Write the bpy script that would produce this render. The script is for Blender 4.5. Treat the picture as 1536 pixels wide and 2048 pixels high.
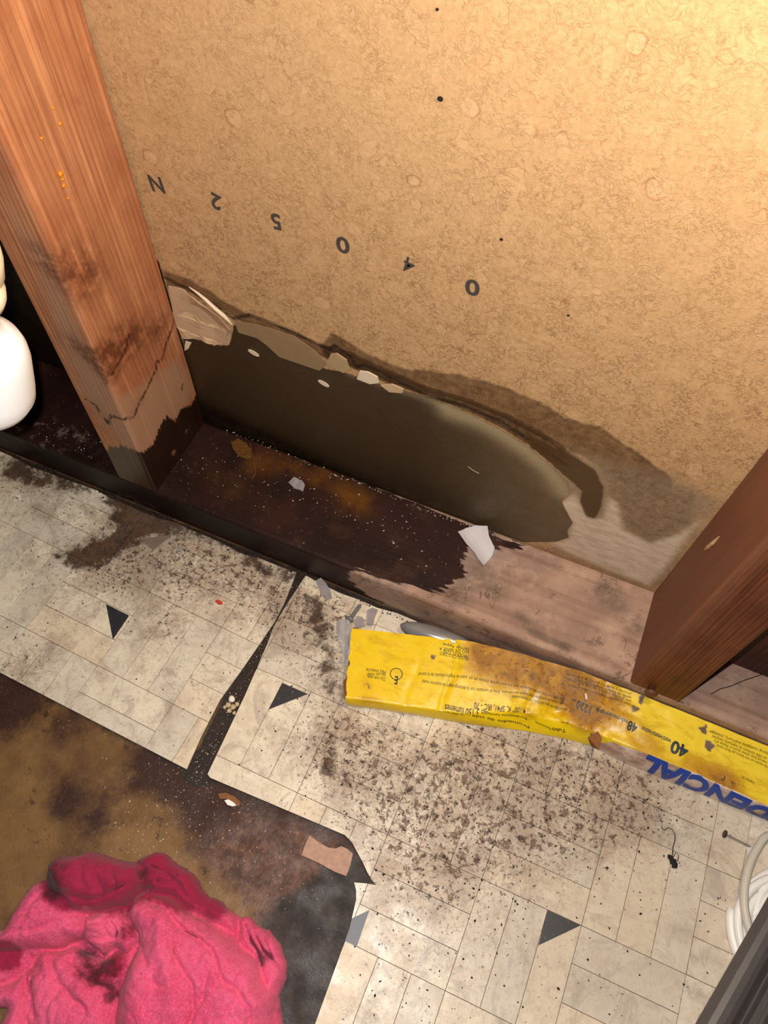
import bpy, bmesh, math, random
import numpy as np
from mathutils import Matrix, Vector
from mathutils.geometry import tessellate_polygon
for o in list(bpy.data.objects):
    bpy.data.objects.remove(o)
SC = bpy.context.scene
COL = SC.collection
random.seed(7)
RNG = np.random.default_rng(11)

# ------------------------------------------------------------------ camera
F = 1517.926
CR = np.array([[0.918018, 0.395845, 0.023435], [0.351429, -0.784789, -0.510494], [-0.183685, 0.476879, -0.859562]])
CC = np.array([0.301327, -0.326654, 0.588186])
cam = bpy.data.cameras.new('camera')
cam.sensor_fit = 'HORIZONTAL'; cam.sensor_width = 36.0; cam.lens = F * 36 / 1536
cam.clip_start = .01
camo = bpy.data.objects.new('camera', cam); COL.objects.link(camo)
m = Matrix.Identity(4)
for i in range(3):
    m[i][0] = CR[0][i]; m[i][1] = -CR[1][i]; m[i][2] = -CR[2][i]; m[i][3] = CC[i]
camo.matrix_world = m
SC.camera = camo
# ------------------------------------------------------------------ light and exposure
w = bpy.data.worlds.new('world'); SC.world = w; w.use_nodes = True
w.node_tree.nodes['Background'].inputs[0].default_value = (1, .9, .8, 1)
w.node_tree.nodes['Background'].inputs[1].default_value = .022
def lamp(name, loc, power, radius, color):
    l = bpy.data.lights.new(name, 'POINT'); l.energy = power; l.shadow_soft_size = radius; l.color = color
    o = bpy.data.objects.new(name, l); COL.objects.link(o); o.location = loc
    return o
# the phone's own flash, just beside its lens
flash = Vector(CC) + Vector(CR[0]) * -.012 + Vector(CR[1]) * -.016
lamp('phone_flash', flash, 9.0, .004, (1, .985, .975))
# added unseen warm fill, up and right of the phone, to bleach the wall
lamp('warm_fill', (.37, -.115, .61), 3.6, .03, (1, .86, .60))
SC.view_settings.view_transform = 'Standard'; SC.view_settings.look = 'None'
SC.view_settings.gamma = 1; SC.view_settings.use_curve_mapping = False
SC.view_settings.exposure = 0.0

# ------------------------------------------------------------------ geometry helpers
D = .083; H = .0389; W = .4107; ST = .038
def ray(u, v): return CR.T @ np.array([(u - 768) / F, (v - 1024) / F, 1.])
def on_z(u, v, z=0.): q = ray(u, v); return CC + q * ((z - CC[2]) / q[2])
def on_y(u, v, y=0.): q = ray(u, v); return CC + q * ((y - CC[1]) / q[1])
def on_x(u, v, x=0.): q = ray(u, v); return CC + q * ((x - CC[0]) / q[0])
def wallpts(l): return np.array([on_y(u, v)[[0, 2]] for u, v in l])
def floorpts(l, z=0.): return np.array([on_z(u, v, z)[:2] for u, v in l])
def crop(l, ox, oy, s): return [(ox + a / s, oy + b / s) for a, b in l]

def seg_dist(P, poly, closed=False):
    n = len(poly); d = np.full(len(P), 1e9)
    for i in range(n if closed else n - 1):
        a = poly[i]; b = poly[(i + 1) % n]; ab = b - a
        t = np.clip(((P - a) @ ab) / max(ab @ ab, 1e-12), 0, 1)
        d = np.minimum(d, np.linalg.norm(P - a - t[:, None] * ab, axis=1))
    return d
def inside(P, poly):
    c = np.zeros(len(P), bool); n = len(poly)
    for i in range(n):
        a = poly[i]; b = poly[(i + 1) % n]
        if a[1] == b[1]: continue
        k = ((a[1] > P[:, 1]) != (b[1] > P[:, 1])) & (P[:, 0] < (b[0] - a[0]) * (P[:, 1] - a[1]) / (b[1] - a[1]) + a[0])
        c ^= k
    return c
def sdf(P, poly):
    d = seg_dist(P, poly, True)
    return np.where(inside(P, poly), d, -d) * 1000
def blobs(P, bl):
    r = np.zeros(len(P))
    for c, rad, wt in bl:
        r += wt * np.exp(-((P - c) ** 2).sum(1) / (rad * rad))
    return r
def floorblobs(l): return [(on_z(u, v)[:2], r / 2600., wt) for u, v, r, wt in l]

def mesh(name, V, Fc, mats=None, parent=None, smooth=False, attrs=None, midx=None):
    me = bpy.data.meshes.new(name)
    me.from_pydata([tuple(map(float, v)) for v in V], [], [tuple(map(int, f)) for f in Fc])
    for mt in (mats if isinstance(mats, (list, tuple)) else [mats]):
        if mt: me.materials.append(mt)
    if midx is not None: me.polygons.foreach_set('material_index', np.array(midx, dtype=np.int32))
    if smooth: me.polygons.foreach_set('use_smooth', np.ones(len(me.polygons), bool))
    for k, a in (attrs or {}).items():
        at = me.attributes.new(k, 'FLOAT', 'POINT'); at.data.foreach_set('value', np.asarray(a, dtype=np.float32))
    me.update()
    o = bpy.data.objects.new(name, me); COL.objects.link(o)
    if parent: o.parent = parent
    return o
def tag(o, label=None, cat=None, group=None, kind=None):
    if label: o['label'] = label
    if cat: o['category'] = cat
    if group: o['group'] = group
    if kind: o['kind'] = kind
    return o
def thing(name, label, cat, loc=(0, 0, 0), group=None):
    o = bpy.data.objects.new(name, None); o.empty_display_size = .02; COL.objects.link(o); o.location = loc
    return tag(o, label, cat, group)
def part(name, V, Fc, mat, parent, **k):
    """mesh given in world coordinates, child of an Empty or mesh standing at parent's location"""
    L = np.array(parent_loc(parent))
    return mesh(name, np.asarray(V) - L, Fc, mat, parent, **k)
def parent_loc(o):
    L = Vector((0, 0, 0))
    while o: L += o.location; o = o.parent
    return L
def sweep(prof, stations, axis):
    """closed 2-D profile carried along an axis (0: profile is yz; 2: profile is xy); returns verts, faces"""
    n = len(prof); V = []; Fc = []
    for s in stations:
        for a, b in prof: V.append((s, a, b) if axis == 0 else (a, b, s))
    for k in range(len(stations) - 1):
        for i in range(n):
            j = (i + 1) % n
            Fc.append((k * n + i, k * n + j, (k + 1) * n + j, (k + 1) * n + i))
    Fc.append(tuple(range(n - 1, -1, -1))); Fc.append(tuple(range((len(stations) - 1) * n, len(stations) * n)))
    return np.array(V), Fc
def rounded_rect(x0, x1, y0, y1, r, step):
    pts = []
    def line(a, b):
        n = max(1, int(round(np.hypot(b[0] - a[0], b[1] - a[1]) / step)))
        for i in range(n): pts.append((a[0] + (b[0] - a[0]) * i / n, a[1] + (b[1] - a[1]) * i / n))
    def arc(cx, cy, a0):
        for i in range(4):
            t = a0 + i * math.pi / 8; pts.append((cx + r * math.cos(t), cy + r * math.sin(t)))
    line((x0 + r, y0), (x1 - r, y0)); arc(x1 - r, y0 + r, -math.pi / 2)
    line((x1, y0 + r), (x1, y1 - r)); arc(x1 - r, y1 - r, 0)
    line((x1 - r, y1), (x0 + r, y1)); arc(x0 + r, y1 - r, math.pi / 2)
    line((x0, y1 - r), (x0, y0 + r)); arc(x0 + r, y0 + r, math.pi)
    return pts
def grid(nu, nv, fn):
    V = [fn(i / nu, j / nv) for j in range(nv + 1) for i in range(nu + 1)]
    Fc = [(j * (nu + 1) + i, j * (nu + 1) + i + 1, (j + 1) * (nu + 1) + i + 1, (j + 1) * (nu + 1) + i) for j in range(nv) for i in range(nu)]
    return np.array(V), Fc
def tube(path, r, n=10, cap=True):
    P = [Vector(p) for p in path]; V = []; Fc = []
    up = Vector((0, 0, 1)); rr = r if hasattr(r, '__len__') else [r] * len(P)
    for k, p in enumerate(P):
        t = (P[min(k + 1, len(P) - 1)] - P[max(k - 1, 0)]).normalized()
        s = t.cross(up)
        if s.length < .2: s = t.cross(Vector((1, 0, 0)))
        s.normalize(); b = s.cross(t).normalized()
        for i in range(n):
            a = 2 * math.pi * i / n; V.append(p + (s * math.cos(a) + b * math.sin(a)) * rr[k])
    for k in range(len(P) - 1):
        for i in range(n):
            j = (i + 1) % n; Fc.append((k * n + i, k * n + j, (k + 1) * n + j, (k + 1) * n + i))
    if cap:
        Fc.append(tuple(range(n - 1, -1, -1))); Fc.append(tuple(range((len(P) - 1) * n, len(P) * n)))
    return np.array([tuple(v) for v in V]), Fc
def lathe(prof, base, axis=(0, 0, 1), n=28):
    """profile of (radius, height) turned about an axis from a base point"""
    a = Vector(axis).normalized(); s = a.orthogonal().normalized(); b = a.cross(s); B = Vector(base); V = []; Fc = []
    for r, h in prof:
        for i in range(n):
            t = 2 * math.pi * i / n; V.append(tuple(B + a * h + (s * math.cos(t) + b * math.sin(t)) * r))
    for k in range(len(prof) - 1):
        for i in range(n):
            j = (i + 1) % n; Fc.append((k * n + i, k * n + j, (k + 1) * n + j, (k + 1) * n + i))
    Fc.append(tuple(range(n - 1, -1, -1))); Fc.append(tuple(range((len(prof) - 1) * n, len(prof) * n)))
    return np.array(V), Fc
def bend(pts, n=8):
    """smooth curve through the given points"""
    P = [np.asarray(p, float) for p in pts]; P = [2 * P[0] - P[1]] + P + [2 * P[-1] - P[-2]]; out = []
    for i in range(1, len(P) - 2):
        for k in range(n):
            t = k / n; a, b, d, e = P[i - 1:i + 3]
            out.append(.5 * (2 * b + (d - a) * t + (2 * a - 5 * b + 4 * d - e) * t * t + (3 * b - a - 3 * d + e) * t ** 3))
    return out + [P[-2]]
def merge(*vf):
    V = []; Fc = []
    for v, f in vf:
        k = len(V); V += [tuple(q) for q in v]; Fc += [tuple(i + k for i in g) for g in f]
    return np.array(V), Fc
_perm = RNG.integers(0, 1 << 30, 4096)
def vnoise(x, y, sc, seed=0):
    """smooth value noise for modelling, -1..1"""
    x = np.asarray(x) * sc + seed * 17.3; y = np.asarray(y) * sc + seed * 9.1
    xi = np.floor(x).astype(int); yi = np.floor(y).astype(int); fx = x - xi; fy = y - yi
    fx = fx * fx * (3 - 2 * fx); fy = fy * fy * (3 - 2 * fy)
    h = lambda a, b: (_perm[(a * 1619 + b * 31337 + seed * 6971) % 4096] % 10007) / 5003.5 - 1
    return (h(xi, yi) * (1 - fx) + h(xi + 1, yi) * fx) * (1 - fy) + (h(xi, yi + 1) * (1 - fx) + h(xi + 1, yi + 1) * fx) * fy
def slab(name, poly, mat, parent, z=0., th=.001, lift=None, axis='z', attrs=None, nsub=2):
    """thin solid sheet from a 2-D outline: lies on the floor (axis z) or against the wall (axis y)"""
    bm = bmesh.new()
    vs = [bm.verts.new((p[0], p[1], 0)) for p in poly]
    for tri in tessellate_polygon([[Vector((p[0], p[1], 0)) for p in poly]]):
        if len(set(tri)) == 3: bm.faces.new([vs[i] for i in tri])
    for _ in range(nsub): bmesh.ops.subdivide_edges(bm, edges=bm.edges[:], cuts=1, use_grid_fill=True)
    bm.normal_update()
    if sum(fc.normal.z for fc in bm.faces) < 0: bmesh.ops.reverse_faces(bm, faces=bm.faces[:])
    bmesh.ops.recalc_face_normals(bm, faces=bm.faces[:])
    g = bmesh.ops.extrude_face_region(bm, geom=bm.faces[:])
    for v in [q for q in g['geom'] if isinstance(q, bmesh.types.BMVert)]: v.co.z += th
    bm.normal_update(); bmesh.ops.recalc_face_normals(bm, faces=bm.faces[:])
    V = []; 
    for v in bm.verts:
        h = z + v.co.z + (lift(v.co.x, v.co.y) if lift else 0)
        V.append((v.co.x, v.co.y, h) if axis == 'z' else (v.co.x, -h, v.co.y))
    bm.verts.index_update()
    Fc = [[v.index for v in fc.verts] for fc in bm.faces]
    if axis == 'y': Fc = [f[::-1] for f in Fc]
    bm.free()
    V = np.array(V)
    if parent is not None: V = V - np.array(parent_loc(parent))
    return mesh(name, V, Fc, mat, parent)

# ------------------------------------------------------------------ material helpers
def c(r, g, b):
    f = lambda x: (x / 255 / 12.92) if x / 255 <= .04045 else ((x / 255 + .055) / 1.055) ** 2.4
    return (f(r), f(g), f(b), 1)
class M:
    def __init__(s, name, rough=.6, spec=.5):
        s.mat = bpy.data.materials.new(name); s.mat.use_nodes = True
        s.t = s.mat.node_tree; s.b = s.t.nodes['Principled BSDF']
        s.b.inputs['Roughness'].default_value = rough; s.b.inputs['Specular IOR Level'].default_value = spec
        s.co = s.t.nodes.new('ShaderNodeTexCoord').outputs['Object']
    def put(s, sock, v):
        if isinstance(v, bpy.types.NodeSocket): s.t.links.new(v, sock)
        else: sock.default_value = v
    def vec(s, scale=(1, 1, 1), loc=(0, 0, 0), rot=(0, 0, 0)):
        n = s.t.nodes.new('ShaderNodeMapping'); s.t.links.new(s.co, n.inputs[0])
        n.inputs[1].default_value = loc; n.inputs[2].default_value = rot; n.inputs[3].default_value = scale
        return n.outputs[0]
    def noise(s, scale, detail=4., rough=.55, dist=0., vec=None, color=False):
        n = s.t.nodes.new('ShaderNodeTexNoise'); s.put(n.inputs['Vector'], vec if vec else s.co)
        n.inputs['Scale'].default_value = scale; n.inputs['Detail'].default_value = detail
        n.inputs['Roughness'].default_value = rough; n.inputs['Distortion'].default_value = dist
        return n.outputs['Color' if color else 'Fac']
    def voro(s, scale, feature='F1', vec=None, rand=1., out='Distance'):
        n = s.t.nodes.new('ShaderNodeTexVoronoi'); n.feature = feature; s.put(n.inputs['Vector'], vec if vec else s.co)
        n.inputs['Scale'].default_value = scale; n.inputs['Randomness'].default_value = rand
        return n.outputs[out]
    def warp(s, scale, amt, detail=3., vec=None):
        n = s.noise(scale, detail, .55, 0, vec, True)
        a = s.t.nodes.new('ShaderNodeVectorMath'); a.operation = 'MULTIPLY_ADD'
        s.put(a.inputs[0], n); a.inputs[1].default_value = (amt,) * 3; s.put(a.inputs[2], vec if vec else s.co)
        return a.outputs[0]
    def m(s, op, a, b=None, d=None, clamp=False):
        n = s.t.nodes.new('ShaderNodeMath'); n.operation = op; n.use_clamp = clamp
        s.put(n.inputs[0], a)
        if b is not None: s.put(n.inputs[1], b)
        if d is not None: s.put(n.inputs[2], d)
        return n.outputs[0]
    def ss(s, x, a, b, lo=0., hi=1.):
        n = s.t.nodes.new('ShaderNodeMapRange'); n.interpolation_type = 'SMOOTHSTEP'
        s.put(n.inputs[0], x); n.inputs[1].default_value = a; n.inputs[2].default_value = b
        n.inputs[3].default_value = lo; n.inputs[4].default_value = hi
        return n.outputs[0]
    def near(s, x, v, wd):
        """1 where x is within wd of v, fading out"""
        return s.ss(s.m('ABSOLUTE', s.m('SUBTRACT', x, v)), 0, wd, 1., 0.)
    def mul(s, *a):
        r = a[0]
        for q in a[1:]: r = s.m('MULTIPLY', r, q)
        return r
    def add(s, *a):
        r = a[0]
        for q in a[1:]: r = s.m('ADD', r, q)
        return r
    def mix(s, f, a, b, blend='MIX'):
        n = s.t.nodes.new('ShaderNodeMix'); n.data_type = 'RGBA'; n.blend_type = blend
        s.put(n.inputs[0], f); s.put(n.inputs[6], a); s.put(n.inputs[7], b)
        return n.outputs[2]
    def attr(s, name):
        n = s.t.nodes.new('ShaderNodeAttribute'); n.attribute_name = name
        return n.outputs['Fac']
    def rnd(s):
        return s.t.nodes.new('ShaderNodeObjectInfo').outputs['Random']
    def bump(s, h, strength=.5, dist=.001):
        n = s.t.nodes.new('ShaderNodeBump'); n.inputs['Strength'].default_value = strength
        n.inputs['Distance'].default_value = dist; s.put(n.inputs['Height'], h)
        s.t.links.new(n.outputs[0], s.b.inputs['Normal'])
    def set(s, color=None, rough=None, **k):
        if color is not None: s.put(s.b.inputs['Base Color'], color)
        if rough is not None: s.put(s.b.inputs['Roughness'], rough)
        for kk, v in k.items(): s.put(s.b.inputs[kk.replace('_', ' ')], v)
        return s.mat
def plain(name, col, rough=.5, nz=0., sc=200., **k):
    q = M(name, rough)
    col2 = tuple(x * (1 - nz) for x in col[:3]) + (1,)
    return q.set(q.mix(q.noise(sc), col, col2) if nz else col, **k)

# ---- back of the gypsum board: kraft paper with water rings, torn wet foot
def mat_kraft():
    q = M('kraft_paper_board', .72, .25)
    n1 = q.noise(9, 3, .5); nf = q.noise(330, 4, .65); nb = q.noise(150, 3, .6)
    base = q.mix(n1, c(194, 152, 106), c(180, 138, 94))
    base = q.mix(q.ss(nf, .35, .75), base, c(198, 160, 116))
    # fine squiggles and rings where water dried
    wv = q.warp(120, .004, 3.)
    c1 = q.mul(q.near(q.noise(165, 3, .6, .7), .5, .036), q.ss(q.noise(60, 3, .6), .36, .60))
    c2 = q.mul(q.near(q.noise(300, 2.5, .6, .5, wv), .5, .05), q.ss(q.noise(85, 3, .6), .40, .62))
    crk = q.m('MAXIMUM', c1, q.m('MULTIPLY', c2, .8))
    low = q.ss(q.attr('lowpart'), 0, 1, .42, 1.)
    base = q.mix(q.mul(crk, low, .66), base, c(108, 68, 36))
    base = q.mix(q.mul(q.ss(q.noise(300, 4, .7), .52, .7), low, .35), base, c(150, 104, 62))
    con = q.mul(q.near(q.noise(70, 3, .55, .4), .56, .014), q.ss(q.noise(24, 2), .44, .60))
    base = q.mix(q.mul(q.ss(q.noise(70, 3, .55, .4), .56, .60), .14), base, c(222, 180, 134))
    base = q.mix(q.mul(con, .48), base, c(140, 92, 54))
    rv = q.warp(90, .005, 2.)
    dd = q.voro(46, 'F1', rv); sep = q.t.nodes.new('ShaderNodeSeparateColor'); q.put(sep.inputs[0], q.voro(46, 'F1', rv, 1., 'Color'))
    rr = q.add(q.m('MULTIPLY', sep.outputs[0], .26), .10); sel = q.ss(sep.outputs[1], .50, .54)
    base = q.mix(q.mul(q.ss(q.m('SUBTRACT', dd, rr), -.04, .0, 1., 0.), sel, .17), base, c(230, 190, 148))
    base = q.mix(q.mul(q.near(dd, rr, .030), sel, q.ss(q.noise(60, 2), .36, .60, .05, 1.), .62), base, c(150, 98, 58))
    # wide brown tide band above the wet foot
    jag = q.m('MULTIPLY', q.m('SUBTRACT', q.noise(75, 5, .65), .5), 14.)
    jag2 = q.m('MULTIPLY', q.m('SUBTRACT', q.noise(190, 4, .6), .5), 5.)
    band = q.ss(q.add(q.attr('band'), jag), -1.5, 4.)
    base = q.mix(q.mul(band, q.ss(q.noise(120, 4, .7), .15, .8, .55, .95)), base, c(92, 60, 33))
    edge = q.near(q.add(q.attr('band'), q.m('MULTIPLY', jag, .55)), 1., 3.2)
    base = q.mix(q.mul(edge, .55), base, c(66, 40, 20))
    inner = q.ss(q.add(q.attr('inner'), q.m('MULTIPLY', jag2, .7)), -2.4, .6)
    base = q.mix(q.mul(inner, q.ss(q.noise(140, 4, .7), .2, .8, .70, 1.)), base, c(70, 45, 20))
    base = q.mix(q.mul(q.near(q.add(q.attr('inner'), q.m('MULTIPLY', jag2, .7)), 3., 1.6), .5), base, c(40, 24, 12))
    grey = q.ss(q.add(q.attr('grey'), jag), -9., 16.)
    base = q.mix(q.mul(grey, q.ss(q.noise(95, 5, .7), .3, .7, .75, .95)), base, c(150, 126, 100))
    base = q.mix(q.mul(q.ss(q.add(q.attr('mould'), jag), -6., 8.), q.ss(q.noise(170, 5, .75), .30, .70), .62), base, c(100, 74, 48))
    pale = q.ss(q.add(q.attr('pale'), jag2), -3., 5.)
    streak = q.noise(1, 4, .65, 0, q.vec((60, 60, 170), rot=(0, .5, 0)))
    base = q.mix(q.mul(pale, q.ss(streak, .3, .7, .55, 1.)), base, c(222, 200, 174))
    tide_gapshade = q.near(q.add(q.attr('tide_gapshade'), q.m('MULTIPLY', jag2, .30)), 0, 2.9)
    base = q.mix(q.mul(tide_gapshade, .95), base, c(34, 20, 11))  # painted shade of the gap at the torn paper, along with the stain line
    drip = q.ss(q.add(q.attr('drip'), q.m('MULTIPLY', jag2, .6)), -1., 1.)
    base = q.mix(q.mul(drip, .85), base, c(78, 52, 24))
    # the soaked foot
    wsd = q.add(q.attr('wet'), q.m('MULTIPLY', jag2, .35))
    wet = q.ss(wsd, -.4, .4)
    wc = q.mix(q.ss(q.attr('footdark'), 0, 1), c(118, 97, 72), c(64, 47, 31))
    wc = q.mix(q.ss(q.attr('footdark'), 1, 2), wc, c(26, 16, 9))  # near black at the darkest end of the ramp
    wc = q.mix(q.m('MULTIPLY', q.ss(q.noise(60, 5, .7), .35, .7), .25), wc, c(60, 48, 30))
    wc = q.mix(q.mul(q.attr('rim'), .75), wc, c(176, 156, 122))
    base = q.mix(wet, base, wc)
    scr = q.m('MULTIPLY', q.ss(q.noise(45, 6, .7), .66, .74), .10)
    base = q.mix(scr, base, c(200, 190, 190))
    h = q.add(q.m('MULTIPLY', nf, .25), q.m('MULTIPLY', crk, .4), q.m('MULTIPLY', wet, -1.2), q.m('MULTIPLY', tide_gapshade, -.5))
    q.bump(h, .35, .0012)
    return q.set(base, q.m('SUBTRACT', .78, q.m('MULTIPLY', wet, .42)))
# ---- framing lumber
def mat_wood(name, light, mid, dark, grain=(60, 60, 2.2), wetcol=None, greycol=None, rot=(0, 0, 0), rough=.6, rings=90):
    q = M(name, rough, .35)
    gv = q.vec(grain, rot=rot)
    wv = q.warp(3., .35, 3., gv)
    g1 = q.noise(1.6, 5, .6, .2, gv)
    n2 = q.noise(22, 4, .6)
    col = q.mix(q.ss(n2, .3, .7), light, mid)
    wave = q.t.nodes.new('ShaderNodeTexWave'); wave.wave_type = 'BANDS'; wave.bands_direction = 'X'
    wave.inputs['Scale'].default_value = rings; wave.inputs['Distortion'].default_value = 6; wave.inputs['Detail'].default_value = 2
    wave.inputs['Detail Scale'].default_value = 1.2
    q.put(wave.inputs['Vector'], q.vec((1, .85, .035), rot=rot))
    lin = q.ss(wave.outputs['Fac'], .45, 1.)
    col = q.mix(q.mul(lin, .38), col, dark)
    col = q.mix(q.mul(q.ss(g1, .52, .72), .55), col, dark)
    fine = q.noise(1, 3, .6, 0, q.vec((700, 700, 14), rot=rot))
    col = q.mix(q.mul(q.ss(fine, .42, .75), .48), col, dark)
    pin = q.t.nodes.new('ShaderNodeTexWave'); pin.bands_direction = 'DIAGONAL'; pin.inputs['Scale'].default_value = 150; pin.inputs['Distortion'].default_value = 1.6
    q.put(pin.inputs['Vector'], q.vec((1, 1, .03), rot=rot)); col = q.mix(q.mul(q.ss(pin.outputs['Fac'], .5, 1.), .30), col, dark)
    col = q.mix(q.mul(q.ss(q.noise(48, 5, .7), .58, .72), .35), col, dark)
    h = q.add(q.m('MULTIPLY', fine, .5), q.m('MULTIPLY', lin, .5))
    jag = q.m('MULTIPLY', q.m('SUBTRACT', q.noise(1, 4, .65, 0, q.vec((420, 420, 30), rot=rot)), .5), 16.)
    ro = rough
    if greycol:
        gm = q.ss(q.add(q.attr('grey'), q.m('MULTIPLY', jag, 1.2)), -8., 10.)
        col = q.mix(q.mul(gm, .72), col, greycol)
    if wetcol:
        ln = q.near(q.add(q.attr('tide_gapshade'), q.m('MULTIPLY', q.m('SUBTRACT', q.noise(1, 3, .6, 0, q.vec((420, 420, 150))), .5), 6.)), 0, 2.3)
        col = q.mix(q.mul(ln, .92), col, c(58, 24, 10))
        sc = q.ss(q.attr('scorch'), 0, 1)
        col = q.mix(q.mul(sc, q.ss(q.noise(120, 5, .7), .3, .62), .8), col, c(84, 36, 14))
        wt = q.ss(q.add(q.attr('wet'), jag), -1.2, 1.2)
        col = q.mix(q.mul(wt, .96), col, q.mix(q.mul(q.attr('front'), q.ss(fine, .3, .7, .5, 1.)), wetcol, c(66, 44, 20)))
        ro = q.m('SUBTRACT', rough, q.m('MULTIPLY', wt, .3))
    q.bump(h, .3, .0008)
    return q.set(col, ro)
def mat_plate():
    q = M('sill_plate_wood', .7, .25)
    sv = q.vec((2.2, 70, 70)); fine = q.noise(1, 3, .6, 0, q.vec((14, 600, 600)))
    n = q.noise(26, 5, .65); col = q.mix(q.ss(n, .3, .7), c(186, 150, 128), c(156, 124, 108))
    col = q.mix(q.mul(q.ss(q.noise(1.3, 4, .6, .2, sv), .48, .7), .5), col, c(112, 78, 60))
    col = q.mix(q.mul(q.ss(q.noise(12, 3), .52, .7), .5), col, c(140, 132, 128))
    cr = q.near(q.noise(38, 4, .6, .6), .5, .016)
    col = q.mix(q.mul(cr, q.ss(q.noise(16, 2), .46, .6), .75), col, c(76, 46, 36))
    col = q.mix(q.mul(q.ss(q.noise(70, 6, .75), .57, .67), .65), col, c(92, 70, 58))
    col = q.mix(q.mul(q.ss(q.noise(34, 5, .7), .50, .64), .45), col, c(202, 168, 142))
    jag = q.m('MULTIPLY', q.m('SUBTRACT', q.noise(1, 4, .65, 0, q.vec((45, 260, 260))), .5), 22.)
    smr = q.mul(q.ss(q.attr('smear'), 0, 1), q.ss(q.noise(90, 5, .7), .25, .6))
    col = q.mix(q.mul(smr, .7), col, c(96, 80, 66))
    wt = q.ss(q.add(q.attr('wet'), jag), -1., 1.)
    wc = q.mix(q.ss(q.noise(20, 4, .6), .3, .7), c(54, 28, 24), c(34, 18, 15))
    wc = q.mix(q.mul(q.ss(q.noise(30, 5, .7), .5, .72), .5), wc, c(80, 52, 34))
    am = q.mul(q.attr('amber'), q.ss(q.noise(60, 5, .65), .25, .6))
    wc = q.mix(am, wc, c(104, 62, 16))
    wc = q.mix(q.mul(q.ss(q.attr('ash'), 0, 1), q.ss(q.noise(75, 6, .75), .52, .66), .75), wc, c(140, 118, 102))
    wc = q.mix(q.mul(q.ss(q.noise(230, 4, .7), .62, .7), .5), wc, c(110, 92, 80))
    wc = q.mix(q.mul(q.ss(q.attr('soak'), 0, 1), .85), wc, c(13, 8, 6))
    col = q.mix(wt, col, wc)
    q.bump(q.add(fine, q.m('MULTIPLY', n, .8)), .35, .0008)
    return q.set(col, q.m('SUBTRACT', .74, q.m('MULTIPLY', wt, .22)))
def mat_subfloor():
    q = M('wet_subfloor_board', .5, .4)
    n = q.noise(30, 6, .65); nf = q.noise(520, 3, .7)
    col = q.mix(q.ss(n, .3, .7), c(142, 108, 66), c(112, 80, 46))
    col = q.mix(q.mul(q.ss(q.noise(14, 4, .6), .48, .66), .6), col, c(74, 44, 28))
    k = q.m('MULTIPLY', q.m('SUBTRACT', q.noise(40, 6, .7), .5), 1.3)
    col = q.mix(q.ss(q.add(q.attr('maroon'), k), .25, .75), col, c(62, 35, 26))
    col = q.mix(q.ss(q.add(q.attr('pink'), k), .3, .9), col, q.mix(q.ss(q.noise(130, 6, .75), .35, .65), c(76, 50, 42), c(124, 90, 74)))
    col = q.mix(q.ss(q.add(q.attr('blue'), k), .25, .8), col, q.mix(q.ss(q.noise(90, 5, .7), .35, .7), c(44, 38, 40), c(66, 56, 52)))
    col = q.mix(q.ss(q.add(q.attr('mud'), q.m('MULTIPLY', k, .6)), .35, .7), col, c(40, 27, 21))
    col = q.mix(q.mul(q.ss(q.noise(70, 5, .7), .60, .68), .7), col, c(54, 36, 26))
    col = q.mix(q.mul(q.ss(q.noise(55, 5, .7), .64, .70), q.ss(q.attr('pink'), .2, .8), .8), col, c(160, 118, 96))
    col = q.mix(q.mul(q.ss(nf, .55, .8), .35), col, c(150, 118, 92))
    q.bump(q.add(q.m('MULTIPLY', nf, .6), n), .5, .0012)
    return q.set(col, q.ss(q.noise(60, 4), .3, .7, .42, .72))
def grime_layers(q, col, dark=c(52, 34, 26)):
    g = q.attr('grime'); gr = q.attr('greyness'); mud = q.attr('mud')
    # yellowed / greyed print wear
    col = q.mix(q.mul(q.ss(gr, 0, 1), .42), col, c(164, 148, 136))
    gg = q.m('SUBTRACT', g, .5)
    film = q.ss(q.add(q.noise(26, 7, .72, .4), q.m('MULTIPLY', gg, .26)), .46, .70)
    col = q.mix(q.mul(film, .50), col, c(140, 112, 90))
    col = q.mix(q.mul(q.ss(q.add(q.noise(330, 4, .75), q.m('MULTIPLY', gg, .16)), .54, .66), .45), col, c(142, 112, 94))
    m1 = q.ss(q.add(q.noise(125, 7, .74, .3), q.m('MULTIPLY', gg, .19)), .645, .715)
    col = q.mix(q.mul(m1, .85), col, c(92, 60, 44))
    m2 = q.ss(q.add(q.noise(210, 5, .72, .2), q.m('MULTIPLY', gg, .13)), .635, .69)
    m3 = q.ss(q.add(q.noise(46, 8, .76, .5), q.m('MULTIPLY', gg, .16)), .63, .73)
    col = q.mix(q.mul(m3, q.ss(q.noise(260, 4, .7), .36, .6), .80), col, c(88, 58, 42))
    col = q.mix(q.mul(m2, .88), col, dark)
    mm = q.ss(q.add(mud, q.m('MULTIPLY', q.m('SUBTRACT', q.noise(70, 8, .74, .2), .5), 46.)), -2., 6.)
    col = q.mix(q.mul(mm, .92), col, q.mix(q.ss(q.noise(120, 5, .7), .3, .7), c(92, 58, 36), c(44, 26, 17)))
    return col, q.add(q.m('MULTIPLY', m1, .6), m2, q.m('MULTIPLY', mm, 1.4))
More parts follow.
